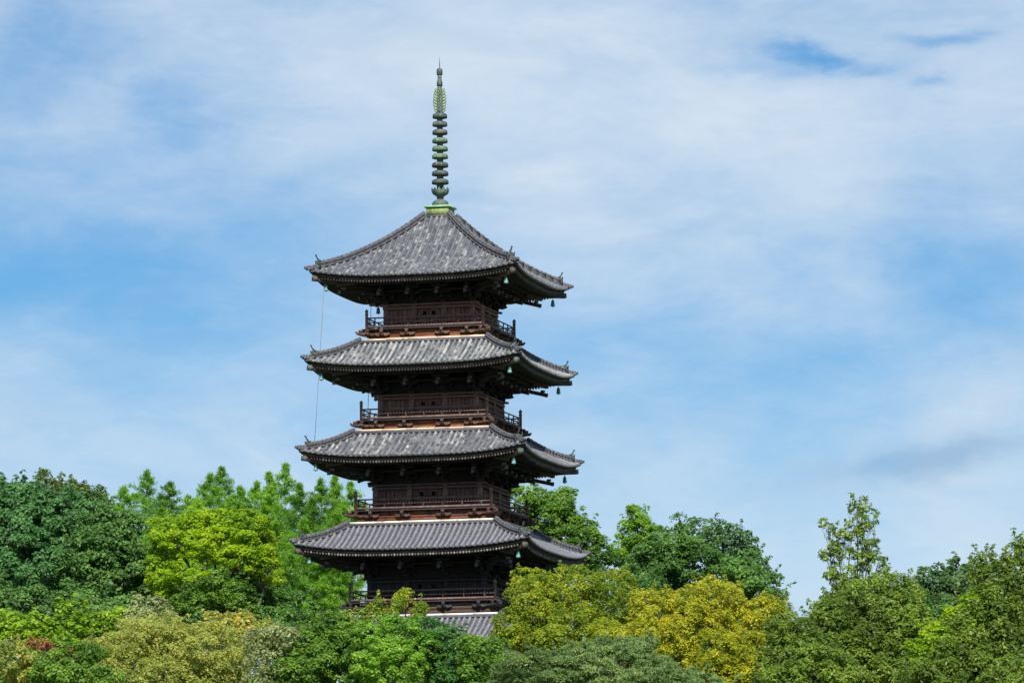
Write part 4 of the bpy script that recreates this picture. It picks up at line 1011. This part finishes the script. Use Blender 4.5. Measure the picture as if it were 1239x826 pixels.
TREES = [
 ('oak_tree', 'large dark green broadleaf tree at the left edge of the grove', 'tree', (-29.01, 318.3), [(-29.26, 318, 28.03, 3.52, 3.52, 2.84), (-26.56, 318, 28.25, 2.94, 2.94, 2.2), (-27.61, 316, 25.4, 4.13, 3.73, 2.33), (-32.44, 318, 26.33, 2.94, 2.94, 3.91), (-29.7, 320, 29.94, 1.97, 1.97, 1.23), (-28.88, 322, 27.63, 3.47, 3.47, 2.48), (-28.69, 320, 23.99, 3.45, 2.36, 1.48)], 'oak_blue', 'woodland trees round the pagoda', 'bark', 0.25),
 ('oak_tree', 'dark green rounded oak between the leftmost tree and the yellow-green tree', 'tree', (-23.56, 314.3), [(-23.42, 314, 27.15, 2.13, 2.13, 1.84), (-23.54, 317, 25.69, 1.95, 1.95, 1.95), (-22.76, 313, 24.88, 2.02, 2.02, 2.17), (-24.61, 312, 25.3, 1.92, 1.92, 2.16), (-22.17, 315, 23.33, 1.45, 1.45, 1.45)], 'oak', 'woodland trees round the pagoda', 'bark', 0.22),
 ('olive_tree', 'olive-green treetop with loose upright tip showing above the dark left oaks', 'tree', (-27.98, 332.3), [(-27.84, 332, 30.94, 2.15, 2.12, 1.33), (-28.77, 332, 32.08, 0.82, 0.82, 0.56), (-26.71, 332, 31.55, 1.12, 0.98, 0.61), (-29.02, 332, 32.7, 0.31, 0.4, 0.26), (-29.79, 332, 31.26, 1.53, 1.31, 0.82)], 'crest', 'woodland trees round the pagoda', 'bark', 0.16),
 ('broadleaf_tree', 'blue-green treetop poking up at the very left edge', 'tree', (-32.39, 338.3), [(-32.26, 338, 32.05, 0.83, 0.83, 0.94), (-33.04, 338, 31.64, 1.14, 1.14, 1.35)], 'deep', 'woodland trees round the pagoda', 'bark', 0.16),
 ('lime_tree', 'bright yellow-green tree in layered rounded tiers beside the bamboo', 'tree', (-16.35, 306.3), [(-17.35, 307, 27.36, 2.36, 1.51, 0.94), (-19.18, 306, 26.43, 1.69, 1.66, 1.04), (-15.17, 306, 27.11, 1.32, 1.32, 1.04), (-16.63, 305, 26.09, 2.35, 1.65, 1.03), (-14.6, 306, 25.78, 0.75, 0.75, 1.04), (-15.57, 304.5, 25.19, 1.41, 1.05, 0.66), (-19.89, 306, 25.44, 0.85, 0.85, 0.75), (-18.56, 303.5, 24.24, 1.21, 0.9, 0.56), (-19.59, 305, 23.66, 0.66, 0.66, 0.56), (-18.15, 308.5, 27.35, 2.85, 1.37, 0.85), (-20.13, 306, 24.4, 0.94, 0.94, 0.75), (-13.99, 306, 24.74, 0.66, 0.66, 0.94), (-14.84, 307, 26.48, 1.04, 1.04, 1.42)], 'lime', 'woodland trees round the pagoda', 'bark', 0.17),
 ('understory_tree', 'mid-green bushy tree under the yellow-green tiers', 'tree', (-16.8, 303.3), [(-16.8, 303, 23.34, 1.49, 1.49, 1.03), (-17.92, 303, 22.74, 1.21, 1.19, 0.75), (-15.73, 303, 22.87, 1.03, 1.03, 0.93)], 'mid_fine', 'woodland trees round the pagoda', 'bark', 0.16),
 ('evergreen_shrub', 'dark evergreen mass in the shade behind the yellow-green tree', 'tree', (-14.99, 312.3), [(-14.99, 312, 24.02, 1.44, 1.44, 1.73), (-17.08, 315, 24.02, 2.91, 2.79, 1.74), (-13.55, 312, 23.05, 1.25, 1.25, 1.44), (-20.96, 315, 23.32, 1.94, 1.94, 1.45)], 'deep', 'woodland trees round the pagoda', 'bark', 0.16),
 ('large_leaved_shrub', 'bright green shrub with large flat leaves below the dark left oaks', 'shrub', (-24.59, 284.3), [(-25.46, 284, 19.76, 2.18, 1.68, 1.05), (-22.83, 284, 19.87, 2.01, 1.82, 1.14), (-21.08, 284, 20.47, 0.96, 0.91, 0.57), (-23.8, 284, 21.19, 0.74, 0.49, 0.31), (-26.77, 284, 20.34, 1.05, 0.98, 0.61), (-24.06, 283, 18.59, 2.18, 1.53, 0.96)], 'broadlight', 'shrubs in front of the pagoda', 'bark', 0.08),
 ('cherry_tree', 'wide olive-yellow tree with scattered orange leaves at the lower left', 'tree', (-17.21, 268.3), [(-17.21, 268, 17.9, 3.3, 2.37, 1.48), (-19.82, 267, 17.11, 2.14, 2.1, 1.31), (-15.09, 267, 17.28, 2.26, 2.26, 1.64), (-17.9, 269, 18.46, 2.07, 1.59, 0.99), (-17.29, 266, 16.13, 3.68, 1.44, 0.9)], 'cherry', 'woodland trees round the pagoda', 'bark', 0.14),
 ('cherry_tree', 'small tree with many orange-yellow leaves behind the olive-yellow one', 'tree', (-13.7, 272.3), [(-13.91, 272, 19.18, 1.34, 1.07, 0.67), (-12.57, 272, 18.71, 0.75, 0.75, 0.67), (-15.08, 272, 19.28, 0.84, 0.8, 0.5)], 'cherry_gold', 'woodland trees round the pagoda', 'bark', 0.08),
 ('pale_shrub', 'pale olive shrub with upright feathery tips', 'shrub', (-18.58, 276.3), [(-19.3, 276, 20.02, 0.47, 0.47, 0.72), (-18.45, 276, 20.26, 0.38, 0.4, 0.81), (-17.94, 276, 19.88, 0.42, 0.42, 0.64), (-18.87, 276, 19.59, 0.93, 0.93, 0.68)], 'greygreen', 'shrubs in front of the pagoda', 'bark', 0.05),
 ('maple_shrub', 'small rust-red shrub near the lower left corner', 'shrub', (-22.61, 262.3), [(-23.16, 262, 17.66, 0.69, 0.4, 0.24), (-22.11, 262, 16.93, 0.56, 0.45, 0.28), (-22.76, 262, 17.34, 0.4, 0.4, 0.2), (-21.67, 262, 17.37, 0.32, 0.4, 0.16)], 'rust', 'shrubs in front of the pagoda', 'bark_pale', 0.07),
 ('young_tree', 'yellow-green young tree in the lower left corner', 'tree', (-24.01, 258.3), [(-24.23, 258, 16.57, 1.35, 1.35, 1.03), (-23.32, 258, 15.85, 1.19, 0.89, 0.56)], 'cherry_gold', 'woodland trees round the pagoda', 'bark_pale', 0.07),
 ('green_shrub', 'low mid-green shrub below the rust-red one', 'shrub', (-21.46, 257.3), [(-21.84, 257, 15.85, 1.27, 1.08, 0.67), (-20.26, 257, 15.61, 1.19, 0.95, 0.59), (-21.26, 262, 17.0, 1.21, 1.21, 0.81)], 'mid_fine', 'shrubs in front of the pagoda', 'bark', 0.06),
 ('pale_shrub', 'grey-green shrub left of the bright green maple', 'shrub', (-12.03, 263.3), [(-12.16, 263, 16.72, 0.97, 0.97, 1.46), (-11.42, 263, 17.93, 0.81, 0.81, 0.57), (-12.44, 263, 17.81, 0.65, 0.65, 0.49)], 'greygreen', 'shrubs in front of the pagoda', 'bark', 0.06),
 ('maple_tree', 'mid-green maple left of the brightest maple', 'tree', (-9.63, 264.3), [(-9.64, 264, 17.05, 1.95, 1.95, 1.38), (-10.62, 263, 16.3, 1.38, 1.38, 1.05), (-8.42, 264, 17.97, 1.62, 1.62, 1.06), (-7.99, 263, 16.77, 1.46, 1.46, 1.46), (-9.11, 264, 18.79, 0.73, 0.73, 0.53)], 'mid_fine', 'woodland trees round the pagoda', 'bark', 0.12),
 ('maple_tree', 'brightest green maple in front of the lowest visible roof', 'tree', (-5.92, 262.3), [(-5.81, 262, 17.7, 1.61, 1.61, 1.13), (-6.11, 260.5, 16.39, 1.92, 1.92, 1.36), (-4.53, 262, 17.16, 1.05, 1.05, 1.13), (-7.14, 262, 17.99, 0.81, 0.81, 0.64), (-5.65, 262, 18.42, 0.89, 0.71, 0.44)], 'maple', 'woodland trees round the pagoda', 'bark', 0.12),
 ('maple_tree', 'blue-green maple right of the brightest maple', 'tree', (-3.11, 263.3), [(-3.33, 263, 16.94, 1.62, 1.62, 1.46), (-2.44, 262, 16.18, 1.61, 1.61, 1.13), (-4.07, 264, 18.1, 0.65, 0.65, 0.73), (-3.34, 264, 18.1, 0.49, 0.49, 0.57)], 'bluegreen', 'woodland trees round the pagoda', 'bark', 0.12),
 ('understory_tree', 'dark green small tree between the maples and the clipped conifer', 'tree', (-1.26, 259.3), [(-1.37, 259, 16.54, 1.12, 1.12, 0.88), (-0.89, 258, 15.92, 1.43, 1.43, 1.03), (-2.01, 260, 17.09, 0.72, 0.72, 0.64)], 'mid', 'woodland trees round the pagoda', 'bark', 0.08),
 ('yellow_shrub', 'thin yellow-olive sprays standing up above the brightest maple', 'shrub', (-6.4, 274.3), [(-7.04, 274, 20.33, 0.17, 0.4, 0.34), (-7.26, 274, 19.78, 0.59, 0.4, 0.21), (-5.82, 274, 20.41, 0.17, 0.4, 0.21), (-5.56, 274, 20.66, 0.17, 0.4, 0.17), (-6.24, 274, 19.94, 0.34, 0.4, 0.21), (-4.98, 274, 19.94, 0.25, 0.4, 0.13), (-4.68, 274, 20.14, 0.17, 0.4, 0.13), (-7.68, 274, 19.95, 0.21, 0.4, 0.17)], 'goldgreen', 'shrubs in front of the pagoda', 'bark', 0.05),
 ('yellow_shrub', 'small yellow-brown shrub at the foot of the pagoda, left', 'shrub', (-8.43, 278.3), [(-10.36, 278, 19.36, 0.6, 0.6, 0.38), (-8.99, 278, 19.78, 0.34, 0.4, 0.26), (-8.43, 278, 20.08, 0.26, 0.4, 0.26)], 'cherry_gold', 'shrubs in front of the pagoda', 'bark', 0.05),
 ('conifer_tree', 'low dull-green clipped conifer with feathery layered clumps', 'tree', (3.86, 242.3), [(4.19, 242, 15.05, 2.79, 1.79, 1.12), (1.96, 242, 14.8, 2.05, 1.43, 0.89), (6.39, 241, 14.3, 2.22, 1.42, 0.89), (0.47, 242, 14.92, 1.34, 1.07, 0.67), (5.08, 243, 15.89, 1.42, 0.84, 0.52), (3.09, 243, 15.49, 1.5, 0.96, 0.6), (8.43, 241, 13.95, 1.48, 1.07, 0.67)], 'needle', 'woodland trees round the pagoda', 'bark', 0.16),
 ('cherry_tree', 'yellow-green tree flecked with orange against the right of the pagoda', 'tree', (2.92, 277.3), [(2.91, 277, 21.08, 2.13, 2.05, 1.28), (1.2, 276, 20.29, 1.53, 1.53, 1.53), (4.83, 277, 20.34, 2.05, 2.05, 1.79), (0.55, 276, 18.59, 1.7, 1.7, 1.19), (-0.09, 276, 19.24, 1.1, 1.1, 0.93), (3.08, 275, 18.51, 2.54, 2.54, 1.69), (0.78, 277, 21.65, 0.85, 0.85, 0.68)], 'goldgreen', 'woodland trees round the pagoda', 'bark', 0.16),
 ('cherry_tree', 'golden yellow tree right of the pagoda beneath the green hill trees', 'tree', (10.26, 268.3), [(9.83, 268, 19.76, 2.14, 2.11, 1.32), (11.67, 268, 18.39, 1.9, 1.9, 1.65), (8.75, 267, 17.93, 1.97, 1.97, 1.85), (10.55, 266, 16.82, 2.46, 2.46, 1.64), (7.14, 268, 19.25, 1.32, 1.32, 1.4), (12.72, 268, 19.2, 1.07, 1.07, 1.15), (6.46, 266, 17.47, 1.47, 1.47, 1.47), (12.89, 268, 16.93, 1.24, 1.24, 1.65), (11.31, 265, 15.73, 2.45, 1.57, 0.98)], 'gold', 'woodland trees round the pagoda', 'bark', 0.16),
 ('broadleaf_tree', 'domed green tree directly behind the right of the pagoda', 'tree', (2.15, 322.3), [(1.93, 322, 28.8, 2.08, 2.08, 1.68), (3.41, 322, 27.39, 2.08, 2.08, 1.88), (0.7, 322, 29.65, 1.59, 1.59, 1.09), (1.42, 322, 26.41, 2.97, 2.85, 1.78), (4.89, 322, 26.38, 1.09, 1.09, 1.39), (2.54, 322, 29.79, 1.19, 1.19, 0.89)], 'mid', 'woodland trees round the pagoda', 'bark', 0.22),
 ('pointed_tree', 'bright lime-green pointed tree right of the domed tree', 'tree', (7.72, 333.3), [(7.76, 333, 30.1, 0.67, 0.67, 0.72), (7.65, 333, 28.91, 1.23, 1.23, 1.02), (8.77, 333, 28.54, 0.82, 0.82, 1.02), (6.71, 333, 28.3, 0.51, 0.51, 0.92), (7.63, 333, 27.52, 1.84, 1.64, 1.02)], 'maple', 'woodland trees round the pagoda', 'bark', 0.14),
 ('broadleaf_tree', 'blue-green rounded tree behind the golden tree', 'tree', (9.78, 312.3), [(8.59, 312, 25.53, 1.92, 1.92, 1.34), (10.51, 312, 25.04, 2.16, 2.16, 1.73), (12.43, 312, 24.3, 2.16, 2.16, 1.54), (14.1, 312, 23.81, 1.25, 1.25, 1.06), (7.62, 312, 24.58, 1.44, 1.44, 1.34), (9.8, 312, 26.25, 1.73, 1.54, 0.96)], 'deep', 'woodland trees round the pagoda', 'bark', 0.2),
 ('broadleaf_tree', 'dark green tree with loose ragged top above the blue-green one', 'tree', (11.93, 318.3), [(11.23, 318, 27.58, 1.47, 1.47, 1.08), (12.45, 318, 26.98, 1.57, 1.57, 1.27), (10.0, 318, 27.98, 0.59, 0.59, 0.64), (13.43, 318, 27.47, 0.59, 0.59, 0.78), (14.01, 318, 26.38, 0.49, 0.49, 0.98), (14.63, 318, 25.0, 0.78, 0.78, 1.08), (15.7, 318, 24.21, 0.44, 0.44, 0.64), (13.65, 318, 25.5, 1.66, 1.66, 1.27)], 'darksparse', 'woodland trees round the pagoda', 'bark', 0.16),
 ('young_tree', 'tall sparse young tree standing out against the sky at right', 'tree', (16.82, 264.3), [(16.96, 264, 24.31, 0.37, 0.4, 0.49), (17.32, 264, 23.58, 0.65, 0.65, 0.57), (16.74, 264, 23.17, 0.57, 0.57, 0.65), (15.52, 264, 23.34, 0.41, 0.4, 0.24), (16.0, 264, 22.85, 0.45, 0.45, 0.32), (15.34, 264, 22.04, 0.32, 0.4, 0.32), (16.07, 264, 22.03, 0.65, 0.65, 0.49), (17.46, 264, 22.55, 0.61, 0.61, 0.49), (17.94, 264, 21.53, 0.53, 0.53, 0.57), (17.12, 264, 21.53, 0.73, 0.73, 0.57), (16.14, 264, 20.93, 0.81, 0.81, 0.57), (18.17, 264, 20.71, 0.41, 0.41, 0.49), (17.02, 264, 20.23, 1.06, 1.04, 0.65), (15.88, 264, 19.83, 0.65, 0.65, 0.49)], 'sparse', 'woodland trees round the pagoda', 'bark', 0.06),
 ('broadleaf_tree', 'olive-green bushy tree under the tall sparse one', 'tree', (17.04, 261.3), [(17.01, 261, 18.67, 2.33, 2.33, 1.69), (18.63, 261, 19.66, 1.04, 1.04, 0.88), (15.52, 260, 17.41, 2.08, 2.08, 1.76), (18.12, 260, 16.79, 2.2, 2.2, 1.68), (17.63, 261, 19.87, 0.96, 0.96, 0.72), (15.2, 261, 18.68, 0.88, 0.88, 0.72), (16.64, 259, 15.73, 2.79, 1.91, 1.2)], 'rightolive', 'woodland trees round the pagoda', 'bark', 0.15),
 ('broadleaf_tree', 'olive-brown tree between the golden tree and the olive-green one', 'tree', (13.72, 257.3), [(13.56, 257, 16.94, 1.42, 1.42, 1.58), (14.28, 256, 15.77, 1.97, 1.97, 1.42), (12.78, 257, 17.62, 0.87, 0.87, 0.87), (12.95, 257, 15.64, 1.42, 1.42, 1.19), (14.22, 255, 15.12, 2.35, 1.51, 0.94)], 'rightolive', 'woodland trees round the pagoda', 'bark', 0.12),
 ('hill_tree', 'dark round-topped tree on the far hill at right, larger of the two', 'tree', (34.7, 430.3), [(34.02, 430, 32.9, 2.25, 2.25, 1.72), (36.01, 430, 32.89, 2.25, 2.25, 1.85), (32.34, 430, 31.72, 1.72, 1.72, 2.12), (34.97, 430, 30.71, 3.97, 3.18, 1.98)], 'far', 'woodland trees round the pagoda', 'bark', 0.25),
 ('hill_tree', 'dark tree on the far hill close to the right edge tree', 'tree', (37.24, 425.3), [(37.36, 425, 32.76, 1.96, 1.96, 1.7), (38.85, 425, 31.96, 2.09, 2.09, 2.35), (36.54, 425, 30.66, 2.62, 2.62, 2.35)], 'far', 'woodland trees round the pagoda', 'bark', 0.25),
 ('broadleaf_tree', 'large olive-green tree filling the right edge', 'tree', (22.84, 254.3), [(22.83, 254, 19.3, 1.09, 1.09, 1.56), (23.9, 254, 20.07, 0.94, 0.94, 1.56), (22.01, 254, 17.15, 1.8, 1.8, 1.88), (23.58, 254, 17.14, 1.56, 1.56, 2.34), (22.27, 254, 20.6, 0.55, 0.55, 0.55), (20.93, 253, 15.92, 1.56, 1.56, 1.56), (24.24, 254, 21.25, 0.39, 0.4, 0.55), (19.67, 252, 15.01, 1.94, 1.49, 0.93), (22.96, 252, 14.87, 1.94, 1.86, 1.16)], 'rightolive', 'woodland trees round the pagoda', 'bark', 0.18),
 ('yellow_shrub', 'vivid yellow-green spray of leaves left of the right edge tree', 'shrub', (21.61, 258.3), [(21.37, 254, 18.25, 0.78, 0.56, 0.35), (21.76, 254, 18.68, 0.27, 0.4, 0.39), (20.65, 254, 17.86, 0.47, 0.44, 0.27), (21.95, 254, 17.85, 0.47, 0.47, 0.39)], 'lime', 'shrubs in front of the pagoda', 'bark', 0.05),
 ('yellow_shrub', 'pale yellow-green shrub under the vivid spray', 'shrub', (20.06, 257.3), [(19.9, 253, 17.17, 0.7, 0.7, 0.58), (19.46, 253, 16.32, 0.78, 0.78, 0.66), (20.23, 253, 16.0, 0.7, 0.7, 0.7)], 'lime', 'shrubs in front of the pagoda', 'bark', 0.05),
 ('green_shrub', 'mid-green shrub at the lower right between the olive trees', 'shrub', (19.3, 259.3), [(19.26, 259, 17.91, 0.96, 0.96, 1.2), (19.43, 259, 16.31, 1.43, 1.43, 1.35)], 'rightolive', 'shrubs in front of the pagoda', 'bark', 0.07),
 ('evergreen_tree', 'deep green tree filling the dark gap below the left oaks', 'tree', (-26.41, 305.3), [(-27.34, 305, 22.16, 2.82, 2.25, 1.41), (-24.05, 305, 22.0, 2.35, 2.25, 1.41), (-21.7, 305, 21.42, 1.88, 1.88, 1.41), (-29.69, 305, 22.41, 1.41, 1.41, 1.41)], 'oak', 'woodland trees round the pagoda', 'bark', 0.15),
 ('evergreen_tree', 'deep green tree in the gap left of the lowest balcony', 'tree', (-12.73, 304.3), [(-12.97, 304, 21.05, 2.1, 2.1, 1.59), (-11.1, 304, 20.8, 1.68, 1.68, 1.4), (-14.61, 304, 21.06, 1.4, 1.4, 1.22), (-17.89, 304, 21.55, 2.34, 2.24, 1.4)], 'deep', 'woodland trees round the pagoda', 'bark', 0.15),
 ('evergreen_tree', 'shaded green tree low behind the golden tree', 'tree', (11.03, 300.3), [(9.61, 300, 20.84, 2.31, 2.31, 1.85), (12.83, 300, 20.12, 2.77, 2.77, 1.85), (15.59, 300, 19.41, 1.85, 1.85, 1.57), (6.85, 300, 22.25, 1.85, 1.85, 1.66)], 'deep', 'woodland trees round the pagoda', 'bark', 0.15),
 ('evergreen_tree', 'shaded green tree low behind the olive-green right trees', 'tree', (20.92, 296.3), [(19.95, 296, 19.57, 2.73, 2.73, 1.82), (22.69, 296, 20.01, 2.28, 2.28, 1.82), (25.87, 296, 19.53, 2.73, 2.73, 2.28), (17.2, 296, 18.91, 1.82, 1.82, 1.82)], 'deep', 'woodland trees round the pagoda', 'bark', 0.15),
]
for _k, (nm, lab, cat, base, lobes, sp, grp, bark, trk) in enumerate(TREES):
    tree(nm, lab, cat, base, lobes, SP[sp], 100 + _k, grp, bark, trk)

BAMBOO = [
 ('first feathery bamboo plume from the left along the skyline', (-26.26, 343), (-26.04, 342, 32.59), 2.42, 27.19, 'BSP'),
 ('second feathery bamboo plume from the left along the skyline', (-25.41, 348), (-25.24, 347, 33.49), 2.67, 27.58, 'BSP'),
 ('third feathery bamboo plume from the left along the skyline', (-24.42, 353), (-24.08, 352, 35.06), 2.71, 27.43, 'BSP'),
 ('fourth feathery bamboo plume from the left along the skyline', (-22.02, 347), (-22.23, 346, 33.7), 2.56, 27.48, 'BSPD'),
 ('fifth feathery bamboo plume from the left along the skyline', (-21.36, 352), (-21.3, 351, 33.3), 2.48, 27.87, 'BSP'),
 ('sixth feathery bamboo plume from the left along the skyline', (-19.5, 346), (-19.5, 345, 34.11), 2.23, 27.38, 'BSP'),
 ('seventh feathery bamboo plume from the left along the skyline', (-19.35, 351), (-19.08, 350, 35.04), 2.58, 27.23, 'BSP'),
 ('eighth feathery bamboo plume from the left along the skyline', (-17.9, 345), (-17.58, 344, 33.15), 2.65, 27.29, 'BSPD'),
 ('ninth feathery bamboo plume from the left along the skyline', (-16.98, 350), (-16.65, 349, 33.95), 2.47, 27.68, 'BSP'),
 ('tenth feathery bamboo plume from the left along the skyline', (-16.0, 344), (-15.62, 343, 34.0), 2.22, 26.14, 'BSP'),
 ('eleventh feathery bamboo plume from the left along the skyline', (-14.88, 349), (-14.83, 348, 35.02), 2.68, 26.51, 'BSP'),
 ('twelfth feathery bamboo plume from the left along the skyline', (-13.62, 343), (-13.67, 342, 33.14), 2.21, 26.05, 'BSPD'),
 ('thirteenth feathery bamboo plume from the left along the skyline', (-12.1, 348), (-12.48, 347, 33.94), 2.46, 26.41, 'BSP'),
 ('fourteenth feathery bamboo plume from the left along the skyline', (-11.9, 353), (-11.73, 352, 34.64), 2.27, 26.25, 'BSP'),
 ('fifteenth feathery bamboo plume from the left along the skyline', (-10.25, 347), (-10.52, 346, 33.61), 2.24, 26.32, 'BSP'),
 ('pale green arching bamboo beside the left post of the third balcony', (-11.05, 331), (-10.85, 330, 30.32), 2.18, 24.61, 'BSP'),
 ('tall leafy bamboo behind the right side of the yellow-green tree', (-14.65, 335), (-14.7, 334, 31.03), 2.57, 23.38, 'BSP'),
 ('leafy bamboo with drooping sprays left of the fourth roof tip', (-13.08, 332), (-12.93, 331, 29.92), 2.44, 21.63, 'BSP'),
 ('deep green drooping bamboo below the fourth roof tip', (-13.69, 327), (-13.55, 326, 27.25), 2.16, 20.81, 'BSPD'),
 ('bright drooping bamboo left of the lowest balcony', (-10.77, 330), (-10.63, 329, 27.68), 2.18, 21.49, 'BSP'),
 ('low drooping bamboo at the foot of the grove', (-11.6, 325), (-11.47, 324, 25.66), 2.14, 20.67, 'BSP'),
 ('dense bamboo behind the crown of the oak, leftmost of the second row', (-24.54, 339), (-24.58, 338, 31.16), 2.76, 24.78, 'BSP'),
 ('dense bamboo behind the left shoulder of the yellow-green tree', (-22.31, 340), (-22.25, 339, 31.39), 2.76, 24.83, 'BSPD'),
 ('dense bamboo behind the middle of the yellow-green tree', (-19.96, 341), (-20.0, 340, 32.04), 2.77, 24.89, 'BSP'),
 ('dense bamboo behind the right shoulder of the yellow-green tree', (-17.33, 339), (-17.28, 338, 31.63), 2.86, 23.68, 'BSP'),
 ('dense bamboo low between the yellow-green tree and the pagoda', (-15.53, 334), (-15.58, 333, 29.5), 2.46, 21.78, 'BSPD'),
 ('mid-height bamboo filling the gap left of the third roof', (-12.69, 338), (-12.64, 337, 31.71), 2.59, 22.54, 'BSPD'),
]
for _k, (lab, base, tip, wd, low, sp) in enumerate(BAMBOO):
    bamboo(lab, base, tip, wd, low, BSP if sp == 'BSP' else BSPD, 500 + _k)
print('leaves', LEAVES[0])

# ------------------------------------------------------------------ undergrowth carpeting the slope between the trees
r_ = np.random.default_rng(77)
gx_, gy_ = [], []
for yy in np.arange(276, 300, 5.5):
    half = yy * 0.115 + 4
    xx = np.arange(-half, half, 2.3); gx_.append(xx + r_.normal(0, 0.5, len(xx))); gy_.append(np.full(len(xx), yy) + r_.normal(0, 1.0, len(xx)))
gx_, gy_ = np.concatenate(gx_), np.concatenate(gy_)
ok = ~((np.abs(gx_ - PX) < 12) & (gy_ > 288)); gx_, gy_ = gx_[ok], gy_[ok]
hh_ = 1.2 + 0.9 * r_.random(len(gx_)) + 2.6 * sm(268, 292, gy_)
ulobes = [(x, y, float(ground_z(x, y)) + h * 0.45, 1.6, 1.5, h * 0.62) for x, y, h in zip(gx_, gy_, hh_)]
qs, ts = [], []
for lb in ulobes:
    q_, t_, _ = leafy([lb], dict(SP['mid'], rc=0.7, L=0.40, W=0.24, dens=0.4, pack=0.6, inner=0.0), r_)
    qs.append(q_); ts.append(t_ + r_.normal(0, 0.12))
o = leaf_object('undergrowth', np.concatenate(qs), np.clip(np.concatenate(ts), 0, 0.82), MAT['leaf_deep'], None, (0, 0, 0))
tag(o, 'dense green undergrowth covering the slope between the trees', 'undergrowth', kind='stuff')
print('leaves', LEAVES[0], CNT, len(np.concatenate(ts)))
